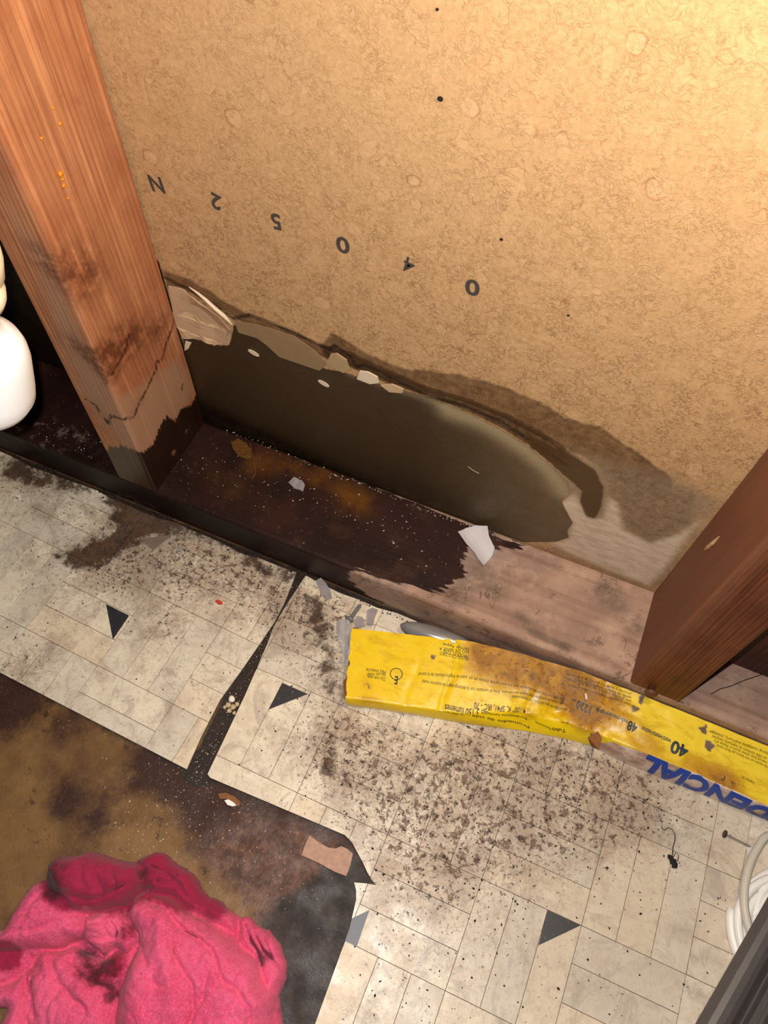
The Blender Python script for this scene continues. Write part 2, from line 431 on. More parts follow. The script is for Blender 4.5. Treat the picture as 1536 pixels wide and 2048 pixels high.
def mat_tile():
    q = M('marbled_vinyl', .34, .5)
    r = q.rnd(); off = q.t.nodes.new('ShaderNodeCombineXYZ'); q.put(off.inputs[0], q.m('MULTIPLY', r, 9.)); q.put(off.inputs[1], q.m('MULTIPLY', r, 5.))
    ad = q.t.nodes.new('ShaderNodeVectorMath'); q.put(ad.inputs[0], q.co); q.put(ad.inputs[1], off.outputs[0]); v = ad.outputs[0]
    mb = q.noise(38, 5, .6, 1.2, v)
    col = q.mix(q.ss(mb, .35, .68), c(248, 236, 212), c(232, 218, 196))
    col = q.mix(q.mul(q.ss(q.noise(34, 6, .68, 1.6, v), .50, .68), .60), col, c(176, 164, 154))
    vein = q.mul(q.near(q.noise(20, 5, .6, .8, v), .5, .02), q.ss(q.noise(30, 2), .4, .6))
    col = q.mix(q.mul(vein, .40), col, c(150, 138, 130))
    col = q.mix(q.mul(q.ss(q.noise(85, 6, .72), .52, .68), .34), col, c(188, 160, 138))
    col = q.mix(q.mul(q.ss(q.noise(420, 3, .7), .54, .70), .30), col, c(168, 144, 126))
    col = q.mix(q.mul(q.ss(r, .55, 1.), .26), col, c(236, 204, 158))
    col = q.mix(q.mul(q.ss(r, .42, .0), .34), col, c(196, 188, 176))
    col, h = grime_layers(q, col)
    q.bump(q.add(q.m('MULTIPLY', q.noise(240, 4, .6), .5), q.m('MULTIPLY', q.noise(34, 3), 1.3), h), .42, .0009)
    return q.set(col, q.ss(q.noise(42, 5, .65), .3, .7, .30, .52))
def mat_inlay():
    q = M('black_vinyl_inlay', .4)
    return q.set(q.mix(q.ss(q.noise(260, 4, .7), .55, .75), c(46, 46, 52), c(92, 88, 88)))
def mat_yellow():
    q = M('yellow_printed_card', .36, .45)
    d = q.attr('dirt')
    col = q.mix(q.noise(30, 4), c(252, 218, 16), c(246, 200, 16))
    col = q.mix(q.ss(q.attr('pale'), 0, 1), col, c(250, 214, 56))
    f = q.noise(1, 6, .7, .4, q.vec((60, 140, 140)))
    col = q.mix(q.mul(q.ss(q.add(f, q.m('MULTIPLY', d, .4)), .48, .78), .62), col, c(190, 138, 18))
    g = q.add(q.noise(64, 7, .72, .3), q.m('MULTIPLY', q.m('SUBTRACT', d, .5), .5))
    col = q.mix(q.mul(q.ss(q.add(d, q.m('MULTIPLY', q.m('SUBTRACT', q.noise(46, 6, .7), .5), 1.1)), .25, .95), .72), col, c(184, 118, 22))
    col = q.mix(q.mul(q.ss(g, .62, .80), .60), col, c(132, 82, 26))
    s2 = q.add(q.noise(260, 5, .75), q.m('MULTIPLY', q.m('SUBTRACT', d, .5), .16))
    col = q.mix(q.mul(q.ss(s2, .62, .70), .75), col, c(104, 66, 26))
    sc = q.ss(q.noise(1, 3, .6, .3, q.vec((70, 420, 420))), .64, .70)
    col = q.mix(q.mul(sc, q.ss(d, .2, .9, .12, .5)), col, c(150, 110, 40))
    col = q.mix(q.ss(q.add(q.attr('tear'), q.m('MULTIPLY', q.m('SUBTRACT', q.noise(300, 4), .5), 4.)), -.5, .6), col, c(120, 98, 86))
    wh = q.ss(q.add(q.attr('white'), q.m('MULTIPLY', q.m('SUBTRACT', q.noise(260, 3), .5), 3.)), -.3, .3)
    wcol = q.mix(q.ss(q.noise(60, 6, .7), .4, .66), c(236, 212, 194), c(176, 136, 114))
    col = q.mix(wh, col, wcol)
    q.bump(q.add(q.noise(90, 4, .6), q.m('MULTIPLY', q.noise(420, 3), .35)), .3, .0012)
    return q.set(col, q.ss(g, .5, .7, .32, .6))
def mat_rag():
    q = M('pink_terry_cloth', .95, .08)
    n = q.noise(26, 4, .6); f = q.noise(620, 3, .7); g2 = q.noise(230, 3, .6)
    col = q.mix(q.ss(n, .3, .7), c(238, 96, 138), c(222, 74, 118))
    col = q.mix(q.mul(q.ss(f, .4, .75), .60), col, c(248, 128, 162))
    col = q.mix(q.mul(q.ss(g2, .5, .75), .35), col, c(190, 44, 78))
    k = q.m('MULTIPLY', q.m('SUBTRACT', q.noise(62, 8, .72), .5), 1.5)
    wt = q.ss(q.add(q.attr('wet'), k), .3, .75)
    col = q.mix(q.mul(wt, .90), col, q.mix(q.noise(60, 4), c(168, 36, 72), c(134, 28, 60)))
    dd = q.ss(q.add(q.attr('dirt'), k), .42, .85)
    col = q.mix(q.mul(dd, .85), col, c(70, 36, 40))
    col = q.mix(q.mul(q.ss(q.noise(110, 6, .75), .66, .71), .7), col, c(84, 34, 46))
    q.bump(q.add(f, q.m('MULTIPLY', g2, .8)), .7, .0009)
    return q.set(col, Sheen_Weight=.15)

MK = mat_kraft()
M_STUD = mat_wood('fir_stud_orange', c(212, 148, 102), c(186, 118, 80), c(126, 68, 42), wetcol=c(26, 12, 8), greycol=c(172, 134, 106))
M_STUD2 = mat_wood('fir_stud_red', c(142, 74, 40), c(112, 54, 29), c(54, 20, 10), greycol=c(134, 88, 64), rings=120)
M_BLOCK = mat_wood('dark_red_board', c(88, 46, 34), c(70, 36, 28), c(40, 18, 14), grain=(2.2, 60, 60), rings=60)
M_PLATE = mat_plate(); M_SUB = mat_subfloor(); M_TILE = mat_tile(); M_INLAY = mat_inlay()
M_YEL = mat_yellow(); M_RAG = mat_rag()
M_INK = plain('stamp_ink', c(74, 66, 60), .7, .45, 300)
M_PRINT = plain('black_print', c(38, 30, 12), .5, .2, 400)
M_NAVY = plain('navy_print', c(42, 58, 66), .5, .2, 300)
M_BLUE = plain('blue_print', c(18, 72, 172), .45, .12, 300)
M_CARD = plain('raw_brown_card', c(150, 92, 34), .75, .35, 180)
M_PAPER = plain('torn_kraft_paper', c(212, 176, 138), .75, .25, 160)
M_PAPERW = plain('torn_paper_edge', c(232, 210, 180), .8, .15, 200)
M_BACK = plain('joint_grime', c(116, 96, 80), .8, .6, 90)

# ------------------------------------------------------------------ the setting: wall
X0, X1 = -.36, .80
def build_wall():
    nx, nz = 464, 330
    V, Fc = grid(nx, nz, lambda u, v: (X0 + (X1 - X0) * u, 0, .0005 + .90 * v ** 1.25))
    P = V[:, [0, 2]]
    S = lambda l: sdf(P, wallpts(l))
    wet = [(366, 676), (400, 676), (440, 692), (460, 688), (468, 650), (500, 655), (530, 668), (548, 690), (572, 700), (625, 725), (650, 738), (690, 745),
           (730, 760), (790, 776), (860, 796), (940, 828), (1000, 858), (1060, 896), (1105, 935), (1135, 965), (1140, 990), (1124, 1004), (1132, 1022),
           (1146, 1046), (1134, 1062), (1138, 1076), (1110, 1084), (1050, 1085), (1000, 1075), (900, 1040), (660, 950), (415, 855), (380, 760)]
    wp = wallpts(wet)
    wsd = sdf(P, wp)
    left = np.array([(-.6, -.01), (-.001, -.01), (-.001, .22), (-.1, .25), (-.2, .22), (-.6, .24)])
    wsd = np.maximum(wsd, sdf(P, left))
    wsd = np.maximum(wsd, np.where(P[:, 0] < .29, (wp[:, 1].min() + .004 - P[:, 1]) * 1000, -99))
    band = [(326, 540), (350, 548), (400, 572), (450, 604), (520, 640), (600, 668), (640, 690), (668, 668), (720, 700), (800, 738), (860, 742), (930, 752), (1000, 772), (1070, 800),
            (1140, 840), (1200, 856), (1250, 890), (1300, 925), (1345, 960), (1330, 1000), (1270, 985), (1225, 950), (1180, 920), (1100, 880), (1030, 850),
            (960, 815), (880, 785), (800, 770), (720, 735), (650, 715), (560, 670), (480, 640), (430, 610), (380, 585), (335, 572)]
    grey = [(1080, 930), (1160, 900), (1260, 930), (1380, 960), (1450, 1000), (1330, 1170), (1290, 1180), (1100, 1100), (1150, 1030)]
    mould = [(1200, 930), (1300, 940), (1400, 985), (1385, 1050), (1310, 1090), (1250, 1060), (1220, 1000)]
    pale = [(1118, 1004), (1150, 986), (1165, 1010), (1178, 1035), (1205, 1036), (1216, 992), (1236, 1006), (1250, 1060), (1300, 1085), (1350, 1070), (1400, 1040), (1330, 1140), (1300, 1172), (1230, 1146), (1150, 1112), (1096, 1086), (1136, 1076), (1142, 1046)]
    inner = [(640, 690), (700, 704), (760, 734), (860, 776), (940, 800), (1020, 832), (1100, 876), (1150, 912), (1190, 940), (1207, 975), (1202, 1015), (1190, 1038), (1170, 1032), (1160, 1002), (1165, 982), (1140, 960), (1105, 925), (1060, 890), (1000, 853), (940, 824), (860, 792), (790, 772), (720, 742), (690, 728), (650, 712)]
    drip = [(1050, 866), (1105, 893), (1150, 915), (1190, 940), (1207, 975), (1202, 1015), (1190, 1038), (1172, 1032), (1160, 1004), (1164, 982), (1140, 960), (1105, 930), (1060, 893)]
    tide_gapshade = [[(470, 636), (500, 630), (540, 645), (600, 672), (660, 700), (668, 690), (700, 712), (712, 735), (728, 730), (760, 744), (800, 765), (860, 795), (930, 812),
             (1000, 842), (1060, 880), (1110, 915), (1130, 930)], [(330, 556), (380, 580), (430, 610), (470, 640)]]
    td = np.full(len(P), 99.)
    for t in tide_gapshade: td = np.minimum(td, seg_dist(P, wallpts(t)) * 1000)  # distance to the torn edge, where the painted gap shade runs
    rim = np.exp(-(seg_dist(P, wallpts([(900, 822), (960, 842), (1010, 870), (1060, 905), (1105, 945), (1130, 985)])) / .010) ** 2)
    rim += .45 * np.exp(-(seg_dist(P, wallpts([(700, 745), (800, 778), (900, 815)])) / .004) ** 2)
    foot = seg_dist(P, wallpts([(390, 835), (660, 948), (900, 1040), (1000, 1075)]))
    deep = .80 + 1.5 * np.exp(-(np.clip(foot, 0, 1) / .030) ** 2) * np.clip((.30 - P[:, 0]) / .22, 0, 1) + np.clip((.10 - P[:, 0]) / .3, 0, .7) * .55  # colour gets darker towards the plate joint and to the left
    deep -= np.clip((P[:, 0] - .20) / .12, 0, 1) * .55
    deep = np.where(P[:, 0] < 0, 1.8, deep)
    o = mesh('wall_back', V, Fc, MK, None, smooth=True, attrs=dict(lowpart=np.clip((.40 - P[:, 1]) / .2, 0, 1), wet=wsd, band=S(band), grey=S(grey), mould=S(mould), pale=S(pale), inner=S(inner), drip=S(drip), tide_gapshade=td, rim=np.clip(rim, 0, 1), footdark=np.clip(deep, 0, 2)))
    tag(o, kind='structure')
    # peeled and torn paper at the edge of the wet patch
    def flap(name, l, mat, z, th, lift=None): return slab(name, wallpts(l), mat, o, z, th, lift, 'y')
    e = wallpts([(390, 580), (466, 648)])
    def curl(x, y):
        d = seg_dist(np.array([[x, y]]), e)[0]; return .0055 * math.exp(-(d / .006) ** 2)
    flap('peeled_paper', [(338, 570), (372, 577), (395, 584), (420, 604), (445, 624), (468, 648), (464, 668), (459, 689), (446, 684), (430, 690), (408, 680), (388, 676), (370, 672), (350, 640)], M_PAPER, .0004, .0006, curl)
    r = tube([on_y(*p, y=-.0058) for p in [(378, 574), (395, 586), (412, 600), (430, 617), (448, 632), (465, 650)]], [.0004, .0009, .0013, .0015, .0016, .0008], 8)
    part('curled_paper_edge', *r, M_PAPERW, o, smooth=True)
    flap('peeled_paper', [(348, 622), (372, 622), (395, 630), (410, 642), (440, 648), (458, 660), (457, 687), (436, 687), (405, 677), (372, 672), (356, 650)], M_PAPER, .0016, .0006, lambda x, y: .0012 * math.sin(x * 300))
    flap('peeled_paper', [(470, 642), (500, 645), (540, 655), (590, 672), (630, 700), (655, 726), (640, 740), (610, 730), (560, 713), (535, 690), (515, 675), (478, 664)], plain('damp_paper', c(158, 128, 92), .7, .3, 120), .0003, .0005)
    flap('peeled_paper', [(664, 704), (676, 703), (695, 716), (702, 736), (690, 742), (672, 734), (655, 724)], plain('damp_paper_chip', c(184, 154, 112), .7, .25, 150), .0004, .0011, lambda x, y: .0008)
    flap('peeled_paper', [(722, 738), (738, 740), (757, 750), (760, 762), (742, 764), (716, 754)], M_PAPERW, .0004, .0010, lambda x, y: .0008)
    flap('peeled_paper', [(762, 768), (785, 766), (808, 776), (806, 784), (780, 782)], M_PAPER, .0004, .0009)
    flap('peeled_paper', [(372, 680), (384, 684), (378, 696), (370, 700)], M_PAPERW, .0006, .0005)
    for k in [(508, 705), (648, 766)]:
        q = on_y(*k)
        a = np.linspace(0, 2 * np.pi, 10, endpoint=False)
        slab('paper_fibre', np.stack([q[0] + .0042 * np.cos(a) + .002 * np.sin(a), q[2] + .0016 * np.sin(a) - .002 * np.cos(a)], 1), M_PAPERW, o, .0003, .0005, None, 'y', nsub=0)
    for k, rr in [((881, 197), .0012), ((1003, 478), .0008), ((1137, 630), .0006), ((875, 18), .0006)]:
        q = on_y(*k); a = np.linspace(0, 2 * np.pi, 9, endpoint=False)
        slab('fly_speck', np.stack([q[0] + rr * 1.25 * np.cos(a), q[2] + rr * np.sin(a)], 1), plain('speck_black', c(30, 22, 18), .6), o, .0002, .0004, None, 'y', nsub=0)
    return o
def text_geo(s, size, bold=0., shear=0.):
    cu = bpy.data.curves.new('lettering', 'FONT'); cu.body = s; cu.size = size; cu.offset = bold; cu.shear = shear
    cu.resolution_u = 4; cu.fill_mode = 'FRONT'
    ob = bpy.data.objects.new('lettering', cu); COL.objects.link(ob)
    dg = bpy.context.evaluated_depsgraph_get(); me = bpy.data.meshes.new_from_object(ob.evaluated_get(dg))
    V = np.array([v.co[:] for v in me.vertices]); Fc = [list(p.vertices) for p in me.polygons]
    bpy.data.objects.remove(ob); bpy.data.curves.remove(cu); bpy.data.meshes.remove(me)
    return V, Fc
WALL = build_wall()
for ch, px, rot in [('N', (313, 368), 6), ('2', (432, 403), -14), ('5', (553, 443), 6), ('0', (686, 490), 4), ('4', (818, 530), -10), ('0', (945, 575), 6)]:
    V, Fc = text_geo(ch, .0155, .0001 if ch == '4' else .0004)
    q = on_y(*px); ctr = (V.max(0) + V.min(0)) / 2; p = V - ctr; p[:, 0] *= 1.14 if ch == '0' else .94
    a = math.radians(180 + rot); x = p[:, 0] * math.cos(a) - p[:, 1] * math.sin(a); z = p[:, 0] * math.sin(a) + p[:, 1] * math.cos(a)
    mesh('stamped_digit', np.stack([q[0] + x, np.full(len(p), -.00025), q[2] + z], 1), Fc, M_INK, WALL)

# ------------------------------------------------------------------ floor board with the cut vinyl on it
CUTR = [(.1485, -.2638), (.257, -.2598), (.264, -.2625), (.2695, -.2665), (.276, -.2710), (.2817, -.2757), (.2855, -.2783), (.2904, -.2806), (.2830, -.2826), (.2757, -.2852), (.2790, -.2890), (.2815, -.2946), (.2845, -.3120), (.2852, -.3288), (.2867, -.3698), (.290, -.66)]
CUTL = [(-.36, -.2525), (-.0433, -.2602), (.1295, -.2655)]
def build_floor():
    nx, ny = 290, 175
    V, Fc = grid(nx, ny, lambda u, v: (X0 + (X1 - X0) * u, -.66 + .66 * v, -.003))
    P = V[:, :2]
    fb = lambda l: blobs(P, floorblobs(l))
    maroon = fb([(20, 1400, 90, .9), (150, 1440, 50, .5), (300, 1520, 70, .8), (420, 1580, 90, .9), (120, 1600, 60, .6), (200, 1640, 50, .6), (560, 1640, 80, .8), (640, 1690, 70, .6), (480, 1700, 90, .4), (700, 1740, 60, 1.)])
    pink = fb([(540, 1720, 90, .9), (600, 1780, 60, .7), (450, 1690, 70, .5), (650, 1700, 50, .4), (560, 1840, 50, .5)])
    blue = fb([(620, 1880, 80, 1.1), (590, 1980, 90, 1.1), (660, 1800, 50, .7), (560, 2060, 90, 1.), (700, 1760, 50, .7)])
    mud = np.clip(1 - seg_dist(P, floorpts([(605, 1150), (540, 1275), (470, 1395), (395, 1545)])) / .016, 0, 1) * 1.3
    mud += np.clip(1 - np.abs(P[:, 1] + .087) / .010, 0, 1)
    cut = np.minimum(seg_dist(P, np.array(CUTL)), seg_dist(P, np.array(CUTR)))
    mud += np.exp(-(cut / .007) ** 2) * .5
    o = mesh('floor', V, Fc, M_SUB, None, smooth=True, attrs=dict(maroon=maroon, pink=pink, blue=blue, mud=mud))
    tag(o, kind='structure')
    return o
FLOOR = build_floor()
GR = floorblobs([(430, 1085, 60, .8), (480, 1130, 60, .7), (380, 1120, 70, .5), (250, 1150, 60, .5), (560, 1190, 50, .8), (40, 1340, 40, .7), (330, 1250, 40, .4), (650, 1200, 50, .7), (540, 1300, 60, .4), (670, 1470, 50, .5), (30, 960, 90, .6), (120, 1000, 110, .45), (300, 1060, 120, .7), (200, 1110, 110, .6), (420, 1120, 110, .6), (520, 1170, 90, .7), (330, 1180, 90, .35), (560, 1230, 60, .7),
      (640, 1250, 80, .9), (640, 1340, 70, .9), (700, 1420, 70, .6), (600, 1500, 90, .55), (680, 1540, 80, .75), (760, 1560, 100, .6), (850, 1520, 110, .6), (960, 1540, 110, .6),
      (1080, 1540, 120, .8), (1180, 1560, 100, .8), (1260, 1590, 110, .9), (1000, 1600, 100, .5), (1150, 1640, 100, .5), (960, 1480, 70, .6), (780, 1690, 110, .60), (880, 1700, 120, .55), (980, 1680, 120, .45), (1100, 1680, 110, .35), (1340, 1640, 110, .4), (1440, 1650, 80, .3),
      (320, 1260, 60, .25), (50, 1310, 60, .5), (440, 1340, 70, .45), (540, 1450, 60, .3), (820, 1780, 110, .3), (760, 1500, 80, .45), (700, 1240, 60, .6), (1000, 1800, 100, .2), (920, 1900, 120, .3), (820, 1990, 120, .25), (1150, 1900, 160, .12), (690, 1990, 80, .15), (90, 1180, 60, .3)])
GY = floorblobs([(1000, 1550, 160, .5), (1250, 1590, 170, .7), (1400, 1700, 170, .5), (1150, 1750, 200, .45), (1300, 1850, 220, .5), (1050, 1950, 200, .35), (300, 1140, 120, .5), (80, 1150, 100, .2), (950, 1750, 140, .4), (450, 1240, 80, .15)])
MUDP = [floorpts(p) for p in ([(206, 1000), (225, 985), (262, 988), (340, 1025), (430, 1068), (395, 1075), (330, 1078), (270, 1088), (240, 1112), (196, 1138), (150, 1150), (120, 1130), (98, 1112), (165, 1088), (214, 1062), (222, 1030)],
        [(0, 905), (100, 940), (180, 975), (160, 985), (80, 975), (0, 960)], [(430, 1075), (520, 1110), (600, 1140), (598, 1170), (560, 1160), (500, 1140)],
        [(600, 1160), (640, 1200), (665, 1270), (660, 1330), (690, 1400), (650, 1395), (630, 1300), (610, 1230)], [(640, 1490), (668, 1500), (672, 1560), (650, 1570), (636, 1530)])]
def floor_masks(P):
    mud = np.full(len(P), -99.)
    for p in MUDP: mud = np.maximum(mud, sdf(P, p))
    return dict(grime=np.clip(blobs(P, GR) * .62 + .16 + np.clip((.12 - P[:, 0]) / .02, 0, 1) * .22, 0, 1.1), greyness=np.clip(blobs(P, GY), 0, 1), mud=np.maximum(mud, -14))
def clip(poly, a, b):
    """keep what lies left of the edge a to b"""
    out = []; n = len(poly)
    s = lambda p: (b[0] - a[0]) * (p[1] - a[1]) - (b[1] - a[1]) * (p[0] - a[0])
    for i in range(n):
        p, q = poly[i], poly[(i + 1) % n]; sp, sq = s(p), s(q)
        if sp >= 0: out.append(p)
        if (sp >= 0) != (sq >= 0):
            t = sp / (sp - sq); out.append((p[0] + (q[0] - p[0]) * t, p[1] + (q[1] - p[1]) * t))
    return out
def vinyl(region, org, ang, pitch, cols, rows, tris, seed):
    rr = random.Random(seed); ca, sa = math.cos(ang), math.sin(ang)
    tw = lambda x, y: (org[0] + x * ca - y * sa, org[1] + x * sa + y * ca)
    back = slab('vinyl_sheet', region, M_BACK, FLOOR, -.0028, .0014, nsub=0)
    B = pitch * 3; g = .00020
    rects = []
    for i in range(*cols):
        for j in range(*rows):
            for k in range(3):
                if (i + j) % 2 == 0: rects.append((i * B + k * pitch, j * B, i * B + (k + 1) * pitch, (j + 1) * B, 2, 6))
                else: rects.append((i * B, j * B + k * pitch, (i + 1) * B, j * B + (k + 1) * pitch, 6, 2))
    reg = np.array(region); lo = reg.min(0) - .005; hi = reg.max(0) + .005
    for x0, y0, x1, y1, nu, nv in rects:
        cx, cy = tw((x0 + x1) / 2, (y0 + y1) / 2)
        if not (lo[0] - .05 < cx < hi[0] + .05 and lo[1] - .05 < cy < hi[1] + .05): continue
        x0 += g; x1 -= g; y0 += g; y1 -= g
        idx = {}; V = []; Fc = []
        zt = -.0001 + rr.uniform(-.00012, .00012); tx, ty = rr.uniform(-.004, .004), rr.uniform(-.004, .004)
        def vid(p):
            k = (round(p[0], 6), round(p[1], 6))
            if k not in idx: idx[k] = len(V); V.append((p[0], p[1], zt + (p[0] - cx) * tx + (p[1] - cy) * ty))
            return idx[k]
        for a in range(nu):
            for b in range(nv):
                qd = [tw(x0 + (x1 - x0) * (a + da) / nu, y0 + (y1 - y0) * (b + db) / nv) for da, db in ((0, 0), (1, 0), (1, 1), (0, 1))]
                pl = region
                for e in range(4):
                    pl = clip(pl, qd[e], qd[(e + 1) % 4])
                    if len(pl) < 3: break
                if len(pl) < 3: continue
                ids = []
                for p in pl:
                    t = vid(p)
                    if not ids or ids[-1] != t: ids.append(t)
                if len(ids) > 2 and ids[0] == ids[-1]: ids.pop()
                if len(set(ids)) == len(ids) and len(ids) > 2:
                    pa = np.array([V[t][:2] for t in ids])
                    ar = .5 * abs(np.dot(pa[:, 0], np.roll(pa[:, 1], 1)) - np.dot(pa[:, 1], np.roll(pa[:, 0], 1)))
                    if ar > 1e-7: Fc.append(ids)
        if not Fc: continue
        ed = {}
        for f in Fc:
            for t in range(len(f)):
                e = (f[t], f[(t + 1) % len(f)])
                ed[e] = 1
        low = {}
        for (a, b) in list(ed):
            if (b, a) in ed: continue
            for t in (a, b):
                if t not in low: low[t] = len(V); V.append((V[t][0], V[t][1], -.0016))
            Fc.append((b, a, low[a], low[b]))
        used = sorted({t for f in Fc for t in f}); rm = {t: n for n, t in enumerate(used)}
        VV = np.array([V[t] for t in used]); Fc = [[rm[t] for t in f] for f in Fc]
        mesh('floor_tile', VV, Fc, M_TILE, back, attrs=floor_masks(VV[:, :2]))
    for t in tris:
        pl = region
        t = t if np.cross(np.array(t[1]) - t[0], np.array(t[2]) - t[0]) > 0 else t[::-1]
        for e in range(3): pl = clip(pl, t[e], t[(e + 1) % 3])
        if len(pl) > 2:
            slab('black_inlay', pl, M_INLAY, back, -.0002, .00055, nsub=0)
    return back
M_INLAYD = plain('dirty_vinyl_inlay', c(146, 126, 112), .5, .5, 160)
YT = lambda x: -.0875 + .0012 * math.sin(x * 60) + .0008 * math.sin(x * 143)
REGR = CUTR + [(.80, -.66)] + [(x, YT(x)) for x in np.linspace(.80, .1395, 40)] + [(.1372, -.112), (.1362, -.128), (.1362, -.140), (.1385, -.155), (.1422, -.1984), (.1455, -.2623)]
REGL = CUTL + [(.1272, -.2400), (.1262, -.2098), (.1300, -.1800), (.1335, -.1478), (.1348, -.136), (.1345, -.1150), (.1312, -.089)] + [(x, YT(x)) for x in np.linspace(.131, -.36, 30)]
REGR = [(float(a), float(b)) for a, b in REGR]; REGL = [(float(a), float(b)) for a, b in REGL]
vinyl(REGR, (.4295, -.2475), 0, .0241, (-5, 6), (-7, 4), [[(.1645, -.178), (.1868, -.178), (.1645, -.2012)], [(.4054, -.2478), (.4290, -.2476), (.4058, -.2706)], [(.2935, -.3200), (.2700, -.3200), (.2925, -.2965)]], 3)
LEFT_SHEET = vinyl(REGL, (.0235, -.2244), math.radians(-2.3), .0237, (-7, 3), (-2, 4), [[(.0227, -.178), (-.0004, -.177), (.0222, -.2010)]], 4)

slab('black_inlay', floorpts([(281, 1078), (306, 1101), (344, 1070)]), M_INLAYD, LEFT_SHEET, -.0002, .00055, nsub=0)
# ------------------------------------------------------------------ lumber
def build_plate():
    prof = rounded_rect(-D, -.0005, -.0028, H, .0035, .0032)
    V, Fc = sweep(prof, np.linspace(X0, X1, 465), 0)
    top = V[:, 2] > H - .004
    s = np.where(top & (V[:, 1] > -D + .0035), V[:, 1], np.where(V[:, 1] < -D + .0036, -D - (H - V[:, 2]), V[:, 1]))
    P = np.stack([V[:, 0], s], 1)
    def u(l, face):
        r = []
        for a, b in l:
            if face == 't': r.append(on_z(a, b, H)[:2])
            else: q = on_y(a, b, -D); r.append((q[0], -D - (H - q[2])))
        return r
    wet = [(-.6, .02)] + u([(1046, 1092), (1010, 1098), (975, 1092), (935, 1098), (926, 1128), (931, 1148), (905, 1166), (880, 1186), (840, 1178), (790, 1166), (745, 1156), (705, 1143)], 't') + u([(700, 1160), (740, 1195), (800, 1222), (860, 1250)], 'f') + [(.20, -.16), (-.6, -.16)]
    o = tag(mesh('sill_plate', V, Fc, M_PLATE, None, attrs=dict(
        wet=sdf(P, np.array(wet)), amber=np.clip(blobs(P, [(np.array(p), .012, .9) for p in u([(520, 925), (580, 930), (640, 955), (690, 985), (725, 1005)], 't')]) + blobs(P, [(np.array(p), .016, .12) for p in u([(480, 985), (560, 1020), (430, 960)], 't')]), 0, 1),
        smear=np.exp(-(seg_dist(P, np.array(u([(1040, 1232), (1065, 1262), (1100, 1285), (1140, 1298)], 't'))) / .005) ** 2) + blobs(P, [(np.array(p), .012, .8) for p in u([(960, 1150), (1000, 1180), (920, 1190), (1230, 1200), (1270, 1250), (1210, 1180)], 't')]),
        ash=blobs(P, [(np.array(p), .014, 1.) for p in u([(80, 860), (110, 875), (60, 880), (150, 880), (40, 895)], 't')]) + np.exp(-(seg_dist(P, np.array(u([(60, 925), (180, 975), (300, 1010)], 'f'))) / .008) ** 2) * .6,
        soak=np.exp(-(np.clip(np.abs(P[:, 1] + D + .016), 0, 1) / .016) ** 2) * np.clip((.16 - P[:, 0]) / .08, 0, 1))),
        'long wooden bottom plate, soaked dark at left and dry dusty pink at right', 'wood plate')
    return o
build_plate()
def build_stud(name, x0, mat, label, zt, masks=None):
    t = thing(name, label, 'wood stud', (x0 + ST / 2, -D / 2, H))
    prof = rounded_rect(x0, x0 + ST, -D, -.0012, .0022, .0025)
    zs = H + .0002 + (zt - H) * np.linspace(0, 1, 300) ** 1.15
    V, Fc = sweep(prof, zs, 2)
    at = masks(V) if masks else {}
    part('timber', V, Fc, mat, t, attrs=at)
    return t
def left_masks(V):
    s = np.where(V[:, 0] > -.0023, np.where(V[:, 1] < -D + .0023, 0, V[:, 1] + D), V[:, 0])
    P = np.stack([s, V[:, 2]], 1)
    def u(l):
        r = []
        for k in l:
            a, b = k[0] / 2.56, 500 + k[1] / 2.56
            q = on_y(a, b, -D)
            if q[0] > -.0005: q = on_x(a, b, 0.); r.append((q[1] + D, q[2]))
            else: r.append((q[0], q[2]))
        return np.array(r)
    wet = np.array([(-.06, -.02), (-.06, .052)] + [tuple(p) for p in u([(560, 1010), (620, 1005), (690, 1020), (735, 1040), (790, 985), (815, 905), (850, 855), (900, 870), (925, 820), (985, 790), (1005, 740)])] + [(.12, .10), (.12, -.02)])
    td = np.full(len(P), 99.)
    for l in ([(895, 330), (885, 395), (855, 465), (832, 560), (797, 575), (800, 612), (768, 675), (742, 735), (708, 790), (690, 850), (640, 870), (612, 862), (572, 850), (550, 888), (490, 795), (440, 765)],
              [(662, 430), (640, 520), (600, 590), (568, 645)], [(935, 690), (930, 720)]):
        td = np.minimum(td, seg_dist(P, u(l)) * 1000)
    sc = blobs(P, [(u([p])[0], r, w_) for p, r, w_ in [((620, 480), .02, .8), ((560, 560), .014, .8), ((830, 400), .014, .8), ((720, 440), .016, .6), ((400, 490), .012, .7), ((480, 560), .010, .8), ((560, 640), .010, .7), ((390, 110), .02, .6), ((480, 150), .02, .5), ((700, 790), .01, .5), ((240, 60), .016, .7)]])
    gq = u([(20, -300), (110, -160), (250, 30), (330, 180), (430, 450), (560, 690), (620, 760), (800, 640), (900, 560), (960, 640), (980, 760), (800, 1000), (700, 1100), (430, 760)])
    return dict(front=np.clip(-s / .004, 0, 1), wet=sdf(P, wet), tide_gapshade=td, scorch=np.clip(sc, 0, 1), grey=sdf(P, gq))
SL = build_stud('wall_stud', -ST, M_STUD, 'orange fir stud at the left, its foot soaked black above the sill plate', .78, left_masks)
def right_masks(V):
    e = np.hypot(V[:, 0] - W, V[:, 1] + D)
    return dict(grey=np.where(V[:, 0] < W + .0004, 9., 6 - e * 1000 * 1.2))
SR = build_stud('wall_stud', W, M_STUD2, 'reddish brown stud at the right edge with a cobwebbed nail at its foot', .78, right_masks)
M_NAIL = plain('rusty_nail', c(120, 70, 42), .6, .5, 500)
M_NAILD = plain('dark_nail', c(62, 44, 36), .5, .4, 500)
